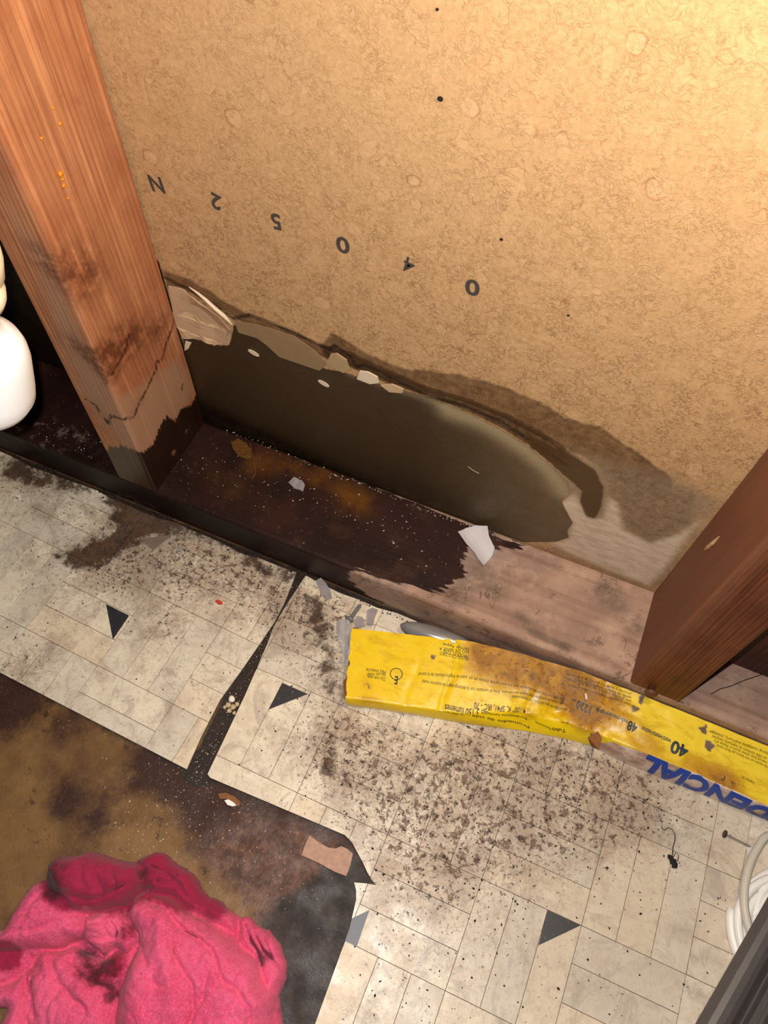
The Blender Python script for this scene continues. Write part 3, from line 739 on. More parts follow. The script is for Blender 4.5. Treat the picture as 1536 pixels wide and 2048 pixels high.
for p in [(347, 905), (373, 863)]:
    q = on_x(p[0], p[1], 0.)
    part('nail_head', *lathe([(.0001, 0), (.0028, 0), (.0030, .0006), (.0024, .0011), (.0002, .0012)], q, (1, 0, 0), 12), M_NAIL if p[0] < 350 else M_NAILD, SL, smooth=True)
q = on_y(1303, 1374, -D)
part('nail_head', *lathe([(.0026, -.001), (.0026, .004), (.0044, .004), (.0046, .0052), (.0030, .0068), (.0003, .0074)], q, (0.1, -1, .1), 14), M_NAIL, SR, smooth=True)
q = on_x(1425, 1090, W)
part('wood_sliver', *tube([q + np.array([-.0006, dy, dz]) for dy, dz in ((.004, -.014), (.002, -.006), (0, .002), (-.001, .012))], [.0003, .0012, .0013, .0003], 6), plain('pale_sliver', c(206, 170, 120), .6), SR)
M_RESIN = plain('amber_resin', c(226, 140, 28), .15, .2, 300)
for (a, b), r in [((119, 247), .0013), ((82, 276), .0010), ((119, 347), .0019), ((124, 358), .0012), ((126, 371), .0014), ((135, 396), .0009), ((105, 216), .0010), ((122, 352), .0011)]:
    q = on_x(a, b, 0.)
    if q[1] < -D: q = on_y(a, b, -D)
    part('resin_drop', *lathe([(.0001, -r * .2), (r * .8, 0), (r, r * .4), (r * .6, r * .9), (.0001, r)], q, (1, 0, 0), 8), M_RESIN, SL, smooth=True)
# board in the next bay
V, Fc = sweep(rounded_rect(-.0375, -.0012, H + .0002, .26, .002, .012), np.linspace(W + ST + .0008, X1, 50), 0)
tag(mesh('blocking_board', V, Fc, M_BLOCK, None), 'dark red blocking board on the plate behind the right stud', 'board')

# ------------------------------------------------------------------ crushed yellow lamp carton
STN = [((704, 1257, .015), (691, 1396, .0125), (698, 1411, .0005)), ((830, 1270, .017), (815, 1412, .0135), (820, 1428, .0005)), ((945, 1283, .020), (930, 1428, .0135), (934, 1448, .0005)),
       ((1060, 1312, .024), (1040, 1424, .0130), (1046, 1461, .0005)), ((1150, 1340, .026), (1120, 1440, .0140), (1124, 1476, .0005)), ((1215, 1360, .027), (1188, 1464, .0190), (1184, 1492, .0005)),
       ((1297, 1390, .028), (1268, 1497, .0245), (1260, 1530, .0005)), ((1420, 1440, .028), (1392, 1548, .0255), (1382, 1580, .0005)), ((1536, 1489, .028), (1515, 1606, .0255), (1503, 1626, .0005))]
SA = np.array([[on_z(*p) for p in s] for s in STN]); SA[:, 0, 1] = np.minimum(SA[:, 0, 1], -D - .0012)
SA[:, 2, 1] = np.minimum(SA[:, 2, 1], SA[:, 1, 1] - .0006)
ext = SA[-1].copy(); ext[:, 0] += .24; ext[:, 1] += [0, .001, .001]; SA = np.concatenate([SA, ext[None]])
UU = SA[:, 1, 0]
def box_line(k, u): return np.array([np.interp(u, UU, SA[:, k, i]) for i in range(3)]).T
def box_pt(u, v):
    """u along the carton in metres; v 0..1 across the top from the back, 1..2 down the front"""
    u = np.asarray(u, float); v = np.asarray(v, float)
    a, b, d = box_line(0, u), box_line(1, u), box_line(2, u)
    k = np.clip(v, 0, 1)[:, None]; j = np.clip(v - 1, 0, 1)[:, None]
    p = a + (b - a) * k + (d - b) * j
    p[:, 2] += .0016 * np.clip(1 - np.abs(v - .97) / .12, 0, 1) * 0
    amp = np.exp(-((u - .385) / .05) ** 2) * .8 + .25
    p[:, 2] += np.where(v <= 1, 1, .3) * amp * (.0011 * vnoise(u, v * .05, 70, 1) + .0007 * vnoise(u, v * .05, 180, 2)) * np.clip((2 - v) * 3, 0, 1)
    p[:, 2] += -.0030 * np.exp(-((u - .372) / .022) ** 2) * np.exp(-((v - .80) / .16) ** 2)
    for uc, wd, h in ((.292, .0022, -.0011), (.265, .002, -.0005), (.352, .002, -.0009), (.380, .002, .0008), (.398, .002, -.001), (.470, .003, -.0005)):
        p[:, 2] += h * np.exp(-((u - uc - .004 * np.sin(v * 5)) / wd) ** 2) * (v < 1.05)
    p[:, 1] -= .0012 * np.sin(np.clip(v - 1, 0, 1) * math.pi) * (1 + vnoise(u, v * 0, 90, 5))
    p[:, 2] = np.maximum(p[:, 2], .0004)
    return p
def box_uv(px, py):
    uu = np.linspace(UU[0], UU[-1], 700); vv = np.linspace(0, 1.9, 60); A, Bv = np.meshgrid(uu, vv); A = A.ravel(); Bv = Bv.ravel()
    p = box_pt(A, Bv); q = (p - CC) @ CR.T
    k = np.argmin((768 + F * q[:, 0] / q[:, 2] - px) ** 2 + (1024 + F * q[:, 1] / q[:, 2] - py) ** 2)
    return A[k], Bv[k]
def build_box():
    t = thing('lamp_carton', 'crushed yellow lamp carton with black print, lying along the sill plate', 'box', tuple(SA[4, 2]))
    us = np.concatenate([np.linspace(UU[0], .56, 240), np.linspace(.56, UU[-1], 40)[1:]]); vs = np.concatenate([np.linspace(0, 1, 34), np.linspace(1, 2, 13)[1:]])
    A, Bv = np.meshgrid(us, vs); n = len(us); A = A.ravel(); Bv = Bv.ravel()
    P = box_pt(A, Bv)
    ragged = .0015 * vnoise(Bv, Bv * 0, 14, 3)
    P[:, 0] += np.where(A < UU[0] + 1e-6, ragged, 0)
    Fc = [(j * n + i, (j + 1) * n + i, (j + 1) * n + i + 1, j * n + i + 1) for j in range(len(vs) - 1) for i in range(n - 1)]
    UVm = np.stack([A, Bv * .045], 1)
    uvp = lambda l: np.array([(lambda r: (r[0], r[1] * .045))(box_uv(*p)) for p in l])
    wh = uvp([(1195, 1486), (1225, 1484), (1300, 1510), (1370, 1538), (1535, 1612)]); wh = np.concatenate([wh, [(.9, 1.02 * .045), (.9, 2.2 * .045), (wh[0][0] + .002, 2.2 * .045)]])
    dirt = blobs(UVm, [(c_, r, w_) for c_, r, w_ in zip(uvp([(990, 1320), (1040, 1340), (1100, 1350), (960, 1310), (1180, 1400), (1230, 1420), (1170, 1450), (1300, 1490), (1390, 1540), (1440, 1560), (1150, 1380), (1010, 1300), (1470, 1580), (790, 1270), (730, 1400), (1060, 1430)]),
                 [.018, .018, .020, .014, .02, .02, .014, .016, .014, .014, .02, .014, .014, .008, .01, .012], [.7, .7, .7, .5, .75, .6, .6, .6, .6, .6, .7, .5, .6, .4, .35, .5])])
    pale = blobs(UVm, [(c_, .05, .8) for c_ in uvp([(1340, 1430), (1430, 1490), (1500, 1530)])])
    tear = np.full(len(A), -20.)
    for l in ([(1262, 1410), (1278, 1412), (1280, 1420), (1264, 1426)], [(1394, 1458), (1415, 1446), (1412, 1470)], [(1412, 1480), (1430, 1490), (1420, 1504), (1408, 1496)], [(1180, 1466), (1205, 1470), (1198, 1500), (1178, 1486)],
              [(1282, 1388), (1290, 1392), (1284, 1412), (1278, 1410)], [(1240, 1396), (1246, 1398), (1240, 1404)], [(1280, 1545), (1300, 1545), (1296, 1556)], [(862, 1312), (872, 1312), (870, 1322), (858, 1324)], [(733, 1370), (742, 1372), (738, 1380)]):
        tear = np.maximum(tear, sdf(UVm, uvp(l)))
    o = part('printed_card', P, Fc, M_YEL, t, smooth=True, attrs=dict(dirt=np.clip(dirt, 0, 1), pale=np.clip(pale, 0, 1), tear=tear, white=sdf(UVm, wh)))
    # back and bottom of the carton, brown card
    nb = len(us); a = box_pt(us, us * 0); d = box_pt(us, us * 0 + 2.); bb = a.copy(); bb[:, 2] = .0006; ins = a + np.array([0, -.0006, -.0008])
    V = np.concatenate([a + np.array([0, 0, -.0006]), bb, d + np.array([0, 0, .0002])])
    Fb = [(k * nb + i, k * nb + i + 1, (k + 1) * nb + i + 1, (k + 1) * nb + i) for k in range(2) for i in range(nb - 1)]
    part('carton_back', V, Fb, M_CARD, t)
    # brown liner showing at the torn left end
    e0 = [on_z(*p) for p in [(692, 1356, .010), (707, 1254, .013), (722, 1258, .0135), (720, 1400, .0105), (688, 1396, .0085), (686, 1362, .0085)]]
    part('torn_liner', [np.array(p) for p in e0] + [np.array(p) - np.array([0, 0, .0012]) for p in e0], [(5, 4, 3, 2, 1, 0), (6, 7, 8, 9, 10, 11)] + [(i, (i + 1) % 6, (i + 1) % 6 + 6, i + 6) for i in range(6)], M_CARD, t)
    e1 = [on_z(*p) for p in [(1176, 1474, .0215), (1196, 1462, .0235), (1204, 1476, .0235), (1196, 1498, .020), (1182, 1490, .015)]]
    part('torn_liner', e1 + [p - np.array([0, 0, .0012]) for p in e1], [(4, 3, 2, 1, 0), (5, 6, 7, 8, 9)] + [(i, (i + 1) % 5, (i + 1) % 5 + 5, i + 5) for i in range(5)], M_CARD, t)
    def put(s, start, end, hpx, mat, bold=0., shear=0., name='printed_text'):
        """one line of lettering running from its first to its last letter, given by where it lies on the carton"""
        V, Fc = text_geo(s, 1., bold, shear)
        V = V - np.array([V[:, 0].min(), 0, 0]); L = V[:, 0].max()
        (u0, v0), (u1, v1) = box_uv(*start), box_uv(*end)
        hv = hpx / 2350.
        f = V[:, 0] / L; uu = u0 + (u1 - u0) * f
        wv = np.where(np.full(len(f), v0 + v1 > 2.2), .028, .046)
        vv = v0 + (v1 - v0) * f + V[:, 1] * hv / wv
        p = box_pt(uu, np.clip(vv, 0, 1.96)); p[:, 2] += .00035; p[:, 1] -= .00035
        part(name, p, [g[::-1] for g in Fc], mat, t)
    B_ = M_PRINT
    put('40', (1379, 1494), (1345, 1480), 34, M_NAVY, .035)
    put('watt/watts/vatios', (1344, 1478), (1284, 1453), 13, M_NAVY, .02)
    put('48', (1277, 1449), (1258, 1442), 26, M_NAVY, .03)
    put('inch/pouces/pulgadas', (1256, 1441), (1192, 1414), 12, M_NAVY, .02)
    put('1220', (1184, 1411), (1156, 1400), 24, M_NAVY, .02)
    put('mm', (1154, 1399), (1144, 1395), 10, M_NAVY, .02)
    put('15 000 horas', (929, 1426), (876, 1419), 15, B_, .012)
    put('Promedio de vida -', (1058, 1452), (936, 1427), 13, B_, .012)
    put('3 150 lúmenes', (960, 1416), (890, 1408), 15, B_, .012)
    put('Rendimiento luminoso', (1054, 1436), (964, 1417), 14, B_, .012)
    put('4 100° K, SP41, IRC - 70', (1052, 1421), (950, 1402), 14, B_, .012)
    put('Tubo', (1132, 1458), (1104, 1455), 17, B_, .012)
    put('fluorescente', (1102, 1455), (1070, 1442), 11, B_, .008)
    put('por', (1136, 1446), (1122, 1442), 11, B_, .008)
    put('suporte seguro alejado de la pared', (935, 1352), (837, 1342), 8, B_)
    put('No use con los tubos equipos que no sean aptos. Instale en un', (1130, 1397), (938, 1352), 8, B_)
    put('Evite el contacto con la descarga según de soportar metal', (1000, 1382), (844, 1360), 8, B_)
    put('Maneje y limpie con cuidado los tubos siempre que estén rotos', (1134, 1408), (1004, 1382), 8, B_)
    put('guarde lejos del agua, por favor, con mucho cuidado', (1134, 1416), (1024, 1390), 8, B_)
    for k in range(3):
        put(['Do not mix', 'Ne pas mêler', 'No mezcle'][k], (772, 1353 - k * 6.5), (736 - k * 2, 1351 - k * 6.5), 8, B_)
    for k in range(4):
        put(['PRODUCTO TIPO', 'PRODUIT TYPE', 'NO DE SERIE A', 'lamp type'][k], (938, 1314 - k * 6), (880 + (k % 2) * 6, 1305 - k * 6), 7, B_)
    for k in range(4):
        put(['con cuidado y sin humedad directa', 'use guantes secos y no toque el metal', 'antes de instalar apague la corriente del', 'circuito y espere a que enfríe la lámpara'][k], (1262, 1408 - k * 7), (1136, 1366 - k * 7), 8, B_)
        put(['No mezcle con otra basura, por favor recicle', 'mercury lamp: please recycle or dispose of it', 'ce tube contient du mercure, recyclez', 'lamp contains mercury, manage'][k], (1534, 1532 - k * 9), (1432 - k * 4, 1488 - k * 9), 8, B_)
    put('Hecho en', (1508, 1562), (1484, 1552), 8, B_)
    put('P', (1451, 1553), (1443, 1551), 12, B_)
    put('E', (797, 1352.5), (790, 1352), 17, B_, .03)
    u0, v0 = box_uv(793, 1348); a_ = np.linspace(0, 2 * np.pi, 25); r0 = .0041
    ring = [box_pt(np.array([u0 + (r0 + dr) * math.cos(x)]), np.array([v0 + (r0 + dr) * math.sin(x) / .056]))[0] + np.array([0, -.0003, .00035]) for x in a_[:-1] for dr in (0, .0006)]
    part('printed_circle', ring, [(2 * i, 2 * i + 1, (2 * i + 3) % 48, (2 * i + 2) % 48) for i in range(24)], B_, t)
    # big blue word on the front side, upside down
    s = 'RESIDENCIAL'; u1 = box_uv(1290, 1520)[0]; wl = .0122; u0 = u1 + wl * 11
    tops = .96
    V, Fc = text_geo(s, 1., .05, .28); x0 = V[:, 0].min(); L = V[:, 0].max() - x0; hh = V[:, 1].max()
    # each letter as its own flat shape
    bm = bmesh.new(); vs_ = [bm.verts.new(v) for v in V]
    for f in Fc:
        try: bm.faces.new([vs_[i] for i in f])
        except ValueError: pass
    bmesh.ops.subdivide_edges(bm, edges=[e for e in bm.edges if e.calc_length() > .18], cuts=3, use_grid_fill=False)
    bmesh.ops.triangulate(bm, faces=bm.faces[:])
    seen = set(); bm.verts.ensure_lookup_table()
    for v in bm.verts:
        if v in seen: continue
        st = [v]; comp = []
        seen.add(v)
        while st:
            q = st.pop(); comp.append(q)
            for e in q.link_edges:
                z = e.other_vert(q)
                if z not in seen: seen.add(z); st.append(z)
        ids = {q: i for i, q in enumerate(comp)}
        co = np.array([q.co[:] for q in comp])
        fs = {f for q in comp for f in q.link_faces}
        if not fs: continue
        p = box_pt(u0 + (u1 - u0) * (co[:, 0] - x0) / L, 1.05 + .90 * co[:, 1] / hh); p[:, 2] += .0003; p[:, 1] -= .0006
        part('printed_letter', p, [[ids[q] for q in f.verts][::-1] for f in fs], M_BLUE, t)
    bm.free()
build_box()

# ------------------------------------------------------------------ crumpled rag
def build_rag():
    ZB = -.003
    cr = lambda l: floorpts(crop(l, 0, 1680, 2.56), .012)
    lobes = [(cr([(-260, 520), (0, 440), (90, 330), (160, 240), (240, 200), (300, 90), (470, 70), (660, 110), (790, 60), (960, 155), (1062, 305), (1192, 385), (1312, 435), (1440, 535), (1462, 712), (1420, 800), (1425, 1300), (-100, 1300), (0, 880), (-300, 800)]), .0075, .006, .001),  # outline, height, edge radius, base lift
        (cr([(-260, 520), (0, 440), (20, 420), (90, 330), (160, 240), (230, 200), (300, 200), (420, 330), (440, 450), (410, 505), (330, 535), (210, 575), (100, 580), (0, 560), (-200, 620)]), .024, .014, .004),
        (cr([(420, 370), (600, 340), (650, 400), (700, 520), (660, 570), (560, 565), (500, 595), (430, 520), (420, 440)]), .020, .008, .003),
        (cr([(200, 580), (350, 555), (480, 605), (600, 570), (690, 560), (640, 660), (600, 800), (600, 1300), (100, 1300), (130, 942), (105, 700), (150, 640)]), .020, .016, .003),
        (cr([(-300, 800), (0, 750), (110, 690), (160, 800), (165, 942), (150, 1300), (-100, 1300), (0, 880)]), .018, .012, .002),
        (cr([(-260, 520), (0, 525), (60, 570), (150, 640), (110, 690), (0, 755), (-260, 800)]), .012, .008, .001),
        (cr([(700, 110), (790, 50), (840, 72), (960, 148), (1010, 200), (1062, 300), (1140, 308), (1192, 380), (1198, 490), (1000, 400), (850, 300), (760, 260), (700, 240)]), .022, .011, .002),
        (cr([(1195, 400), (1260, 382), (1312, 430), (1382, 450), (1442, 530), (1468, 620), (1462, 712), (1424, 800), (1440, 900), (1430, 1300), (1300, 1300), (1330, 700), (1250, 600), (1200, 520)]), .019, .010, .001),
        (cr([(665, 300), (760, 235), (850, 275), (1000, 365), (1110, 415), (1195, 480), (1300, 610), (1375, 690), (1424, 790), (1405, 942), (1400, 1300), (590, 1300), (585, 860), (592, 790), (625, 660), (705, 555), (690, 490), (645, 410), (645, 360)]), .034, .024, .004),
        (cr([(240, 130), (300, 83), (380, 75), (470, 63), (560, 75), (660, 100), (722, 140), (735, 215), (700, 285), (610, 345), (500, 372), (390, 352), (318, 300), (245, 270), (230, 205)]), .036, .016, .006)]
    allp = np.concatenate([l[0] for l in lobes]); lo = allp.min(0) - .004; hi = allp.max(0) + .004
    st = .00075; nx = int((hi[0] - lo[0]) / st); ny = int((hi[1] - lo[1]) / st)
    gx, gy = np.meshgrid(lo[0] + np.arange(nx + 1) * st, lo[1] + np.arange(ny + 1) * st); P = np.stack([gx.ravel(), gy.ravel()], 1)
    Pw = P + .0022 * np.stack([vnoise(P[:, 0], P[:, 1], 90, 4), vnoise(P[:, 0], P[:, 1], 90, 6)], 1)
    h = np.full(len(P), -1.); lid = np.full(len(P), -1)
    for k, (pl, ht, rr, bl) in enumerate(lobes):
        d = sdf(Pw, pl) / 1000; t = np.clip(d / rr, 0, 1)
        hk = np.where(d > 0, bl + (ht - bl) * np.sqrt(1 - (1 - t) ** 2), -1)
        wr = lambda sc, sd: 1 - 2 * np.abs(vnoise(P[:, 0] + .004 * vnoise(P[:, 0], P[:, 1], 70, sd + 1), P[:, 1] + .004 * vnoise(P[:, 0], P[:, 1], 70, sd + 2), sc, sd))
        n = .0026 * vnoise(P[:, 0], P[:, 1], 50, 20 + k) - .0016 * np.maximum(wr(60, 60 + k), 0) ** 2 - .0008 * np.maximum(wr(140, 80 + k), 0) ** 2 + .0006 * vnoise(P[:, 0], P[:, 1], 260, 3)
        hk = np.where(d > 0, hk + n * np.clip(d / .006, 0, 1), -1)
        lid = np.where(hk > h, k, lid); h = np.maximum(h, hk)
    crd = np.zeros(len(P))
    def crease(l, wd, dp):
        nonlocal h, crd
        if dp > 0: crd = np.maximum(crd, min(dp / .004, 1) * np.exp(-(seg_dist(Pw, cr(l)) / (wd * .55)) ** 2))
        h = h - dp * np.exp(-(seg_dist(Pw, cr(l)) / wd) ** 2)
    def ridge(l, wd, dp): crease(l, wd, -dp)
    for l, wd, dp in [([(760, 290), (860, 370), (960, 470), (1050, 520)], .0016, .0042), ([(700, 470), (740, 560), (790, 650)], .0014, .0024), ([(900, 540), (960, 640), (1000, 730), (1005, 870), (980, 960)], .0016, .0030),
                      ([(1050, 520), (1110, 590), (1090, 700), (1060, 820)], .0018, .0022), ([(1110, 590), (1180, 740), (1290, 850), (1300, 960)], .0018, .0026), ([(1000, 390), (1080, 420), (1190, 500)], .0014, .0020),
                      ([(530, 190), (560, 260), (540, 330)], .0013, .0022), ([(600, 150), (620, 240), (590, 300)], .0013, .0022), ([(470, 130), (480, 250), (440, 330)], .0013, .0016), ([(380, 280), (470, 300), (560, 290), (650, 250)], .0016, .0028),
                      ([(260, 620), (300, 740), (370, 810), (440, 860)], .0018, .0028), ([(360, 640), (420, 700), (500, 720), (560, 760)], .0020, .0034), ([(150, 700), (150, 800), (190, 900)], .0016, .0028), ([(300, 760), (250, 860), (260, 950)], .0016, .0018),
                      ([(100, 400), (200, 360), (300, 370)], .0016, .0014), ([(60, 470), (200, 460), (330, 420)], .0016, .0014), ([(780, 130), (860, 180), (930, 250)], .0014, .0028), ([(820, 210), (900, 230), (980, 300)], .0014, .0024),
                      ([(1240, 430), (1290, 520), (1340, 640)], .0016, .0036), ([(1320, 470), (1350, 560), (1400, 600)], .0014, .0032), ([(1380, 500), (1400, 600), (1440, 640)], .0013, .0020), ([(440, 420), (540, 430), (550, 500), (470, 500)], .0013, .0022), ([(560, 400), (600, 480), (560, 540)], .0013, .0026)]:
        crease(l, wd, dp)
    for l, wd, dp in [([(800, 270), (900, 370), (1010, 460), (1090, 510)], .004, .0028), ([(840, 560), (900, 700), (920, 850)], .006, .003), ([(1160, 560), (1260, 700), (1330, 840)], .006, .003), ([(700, 600), (690, 750), (700, 900)], .008, .004), ([(300, 110), (340, 250), (420, 330)], .004, .002), ([(450, 440), (520, 450)], .005, .004), ([(420, 760), (480, 830), (520, 930)], .005, .003)]:
        ridge(l, wd, dp)
    hole = np.exp(-((sdf(Pw, cr([(350, 530), (420, 505), (480, 555), (500, 595), (440, 612), (390, 570)])) / 1000 - .003) / .003) ** 2)
    h = h - .010 * np.clip(hole, 0, 1) * (sdf(Pw, cr([(340, 535), (420, 500), (485, 550), (505, 598), (440, 615), (385, 575)])) > 0)
    ok = lid >= 0
    z = np.maximum(h, .0004) + ZB
    cb = lambda l: blobs(P, [(cr([(a, b)])[0], r / 6600., w_) for a, b, r, w_ in l])
    wet = cb([(300, 130, 110, .9), (430, 200, 130, .9), (560, 200, 120, .9), (680, 170, 100, .9), (800, 150, 110, .9), (900, 220, 100, .8), (1000, 290, 90, .8), (1120, 370, 70, .7), (640, 300, 60, .6), (350, 270, 70, .6), (540, 680, 70, .55), (600, 620, 50, .5), (40, 610, 60, .8), (0, 580, 60, .8), (420, 700, 80, .35), (1300, 560, 60, .4), (660, 480, 50, .7), (1420, 880, 40, .5)])
    dirt = cb([(740, 180, 50, .8), (310, 130, 90, .75), (300, 270, 60, .9), (420, 160, 60, .4), (640, 340, 40, .8), (640, 470, 45, .8), (400, 400, 40, .5), (420, 560, 60, .9), (560, 660, 90, .6), (570, 800, 50, .7), (840, 880, 50, .7), (1340, 600, 50, .8), (1300, 520, 40, .5), (130, 740, 40, .6), (210, 590, 30, .6), (780, 250, 40, .5), (340, 410, 30, .5), (1010, 740, 20, .5), (480, 680, 60, .4)])
    dirt = dirt * .85 + .95 * crd * np.clip(.55 + .6 * vnoise(P[:, 0], P[:, 1], 55, 12), .15, 1)
    F0 = []
    for j in range(ny):
        for i in range(nx):
            a = j * (nx + 1) + i; q = (a, a + 1, a + nx + 2, a + nx + 1)
            if ok[q[0]] and ok[q[1]] and ok[q[2]] and ok[q[3]]: F0.append(q)
    V = [(P[i, 0], P[i, 1], z[i]) for i in range(len(P))]
    ed = {}
    for f in F0:
        for t in range(4): ed[(f[t], f[(t + 1) % 4])] = 1
    low = {}
    for (a, b) in list(ed):
        if (b, a) in ed: continue
        for t in (a, b):
            if t not in low: low[t] = len(V); V.append((V[t][0], V[t][1], ZB + .0002))
        F0.append((b, a, low[a], low[b]))
    used = sorted({t for f in F0 for t in f}); rm = {t: n for n, t in enumerate(used)}
    back = {v: k for k, v in low.items()}
    wet = np.concatenate([wet, [wet[back[i]] for i in range(len(P), len(V))]]); dirt = np.concatenate([dirt, [dirt[back[i]] for i in range(len(P), len(V))]])
    o = mesh('rag', np.array([V[t] for t in used]), [[rm[t] for t in f] for f in F0], M_RAG, None, smooth=True, attrs=dict(wet=np.minimum(wet[used], .86), dirt=dirt[used]))
    md = o.modifiers.new('soften', 'SMOOTH'); md.iterations = 2; md.factor = .5
    tag(o, 'crumpled pink terry rag with dirty wet patches on the brown board', 'rag')
build_rag()

# ------------------------------------------------------------------ white drain trap hanging in front of the left stud
def build_trap():
    b = on_z(-30, 792, .25); e = on_z(-74, 536, .335); ax = (e - b); ln = np.linalg.norm(ax); ax = ax / ln
    t = thing('drain_trap', 'glossy white plastic drain trap with a cream nut, hanging at the left edge', 'drain trap', tuple(b))
    white = plain('white_plastic', c(252, 252, 253), .4); cream = plain('cream_plastic', c(252, 240, 206), .4)
    R = .0262; h = ln
    part('trap_body', *lathe([(.002, -.0105), (R * .45, -.0100), (R * .72, -.0078), (R * .90, -.0035), (R, .0025), (R * 1.005, .010), (R * .98, .030), (R * .93, h * .42), (R * .84, h * .48), (R * .62, h * .525), (.0125, h * .54), (.0125, h * .70)], b, ax, n=48), white, t, smooth=True)
    k = h * .80
    part('slip_nut', *lathe([(.012, k - .004), (.0160, k - .003), (.0172, k + .001), (.0172, k + .006), (.0155, k + .0095), (.0150, k + .011), (.0175, k + .014), (.0178, k + .024), (.0165, k + .034), (.0140, k + .037)], b, ax, n=36), cream, t, smooth=True)
    top = b + ax * (k + .03)
    part('tailpiece', *tube(bend([top - ax * .02, top + ax * .03, top + ax * .07 + np.array([-.014, 0, .02]), top + np.array([-.075, .03, .17]), top + np.array([-.080, .03, .40])]), .012, 16), white, t, smooth=True)
    s0 = b + ax * .022 + np.array([-.015, 0, 0])
    part('trap_arm', *tube(bend([s0, s0 + np.array([-.05, .008, .003]), s0 + np.array([-.095, .050, .008]), np.array([s0[0] - .105, -.05, s0[2] + .012]), np.array([s0[0] - .105, -.0005, s0[2] + .012])]), .0125, 16), white, t, smooth=True)
build_trap()

# ------------------------------------------------------------------ cable coil and ribbed lid at the right edge
def build_cable():
    white = plain('white_cable_jacket', c(250, 247, 242), .4, .05, 60)
    t = thing('coiled_cable', 'coil of white cable on the floor under the ribbed grey lid', 'cable', (.600, -.182, 0))
    path = []; cx, cy = .5975, -.1965
    N = 7 * 64
    for k in range(N + 1):
        a = 2 * math.pi * k / 64 + math.pi; turn = k / 64
        ring = [0, 1, 2, 3, 1.5, .5, 2.5][min(int(turn), 6)]; f = turn - int(turn); nxt = [0, 1, 2, 3, 1.5, .5, 2.5, 2.5][min(int(turn) + 1, 7)]
        rad = .0760 - .0062 * (ring + (nxt - ring) * max(0, (f - .8) / .2))
        lay = .0028 if turn < 4 else .0080
        if 3.8 < turn < 4: lay += .0052 * (turn - 3.8) / .2
        path.append((cx + rad * 1.0 * math.cos(a) , cy + rad * .74 * math.sin(a) * (.93 if math.sin(a) > 0 else 1), lay + .0004 * math.sin(k * .31)))
    part('cable_loops', *tube(path, .0030, 8), white, t, smooth=True)
    tail = [on_z(u, v, z) for u, v, z in [(1536, 1662, .0105), (1519, 1690, .0110), (1504, 1715, .0120), (1494, 1745, .0130), (1488, 1780, .0135), (1488, 1810, .0135), (1493, 1840, .0135), (1502, 1870, .0130), (1516, 1895, .0120), (1540, 1925, .0120)]]
    tail = [np.array([.62, -.150, .006]), np.array([.575, -.1405, .0085])] + tail
    pts = []
    for i in range(len(tail) - 1):
        for s in range(4): pts.append(tail[i] + (tail[i + 1] - tail[i]) * s / 4)
    pts.append(tail[-1]); pts = np.array(pts)
    for _ in range(3): pts[1:-1] = (pts[:-2] + 2 * pts[1:-1] + pts[2:]) / 4
    part('cable_end', *tube(pts, .0029, 10), plain('greyish_cable_jacket', c(214, 204, 190), .45, .1, 80), t, smooth=True)
build_cable()
def build_lid():
    dk = plain('dark_grey_plastic', c(92, 86, 86), .42, .3, 240)
    zt = .034
    a = on_z(1402, 2048, zt); b = on_z(1536, 1812, zt)
    d = (b - a); d[2] = 0; d /= np.linalg.norm(d); nrm = np.array([d[1], -d[0], 0])
    o0 = a - d * .22; L = .335; Wd = .24
    t = thing('ribbed_lid', 'dark grey ribbed plastic lid with a rounded rim, bottom right corner', 'lid', tuple(o0 + nrm * Wd / 2 + d * L / 2 - np.array([0, 0, zt - .020])))
    # cross-section across the lid: rounded rim, then ribs
    prof = []
    for i in range(9):
        q = math.pi * (1.15 - i / 8 * 1.15); prof.append((.0085 + .0085 * math.cos(q), -.0055 + .0065 * math.sin(q)))
    rim = prof[::-1] if prof[0][0] > prof[-1][0] else prof
    rim = rim + [(.0205, -.0085)]
    def shell(pr, th):
        top = [(x, z) for x, z in pr]; bot = [(x, z - th) for x, z in pr][::-1]
        return top + bot
    def ext(pr):
        V = []; n = len(pr)
        for s in (0, L):
            for x, z in pr: p = o0 + nrm * x + d * s; V.append((p[0], p[1], zt + z))
        Fc = [(i, (i + 1) % n, (i + 1) % n + n, i + n) for i in range(n)] + [tuple(range(n - 1, -1, -1)), tuple(range(n, 2 * n))]
        return np.array(V), Fc
    part('rim', *ext(shell(rim, .003)), dk, t)
    x = .0205
    part('lid_plate', *ext([(x - .002, -.0090), (Wd, -.0090), (Wd, -.0120), (x - .002, -.0120)]), dk, t)
    while x < Wd - .01:
        part('rib', *ext([(x + .0014, -.0090), (x + .0022, -.0030), (x + .0062, -.0030), (x + .0070, -.0090)]), dk, t)
        x += .0094
    for s_ in (0.02, L - .02):
        p = o0 + nrm * (Wd - .02) + d * s_
        part('foot', *lathe([(.006, 0), (.006, zt - .0115)], (p[0], p[1], 0.0001), n=12), dk, t)
build_lid()

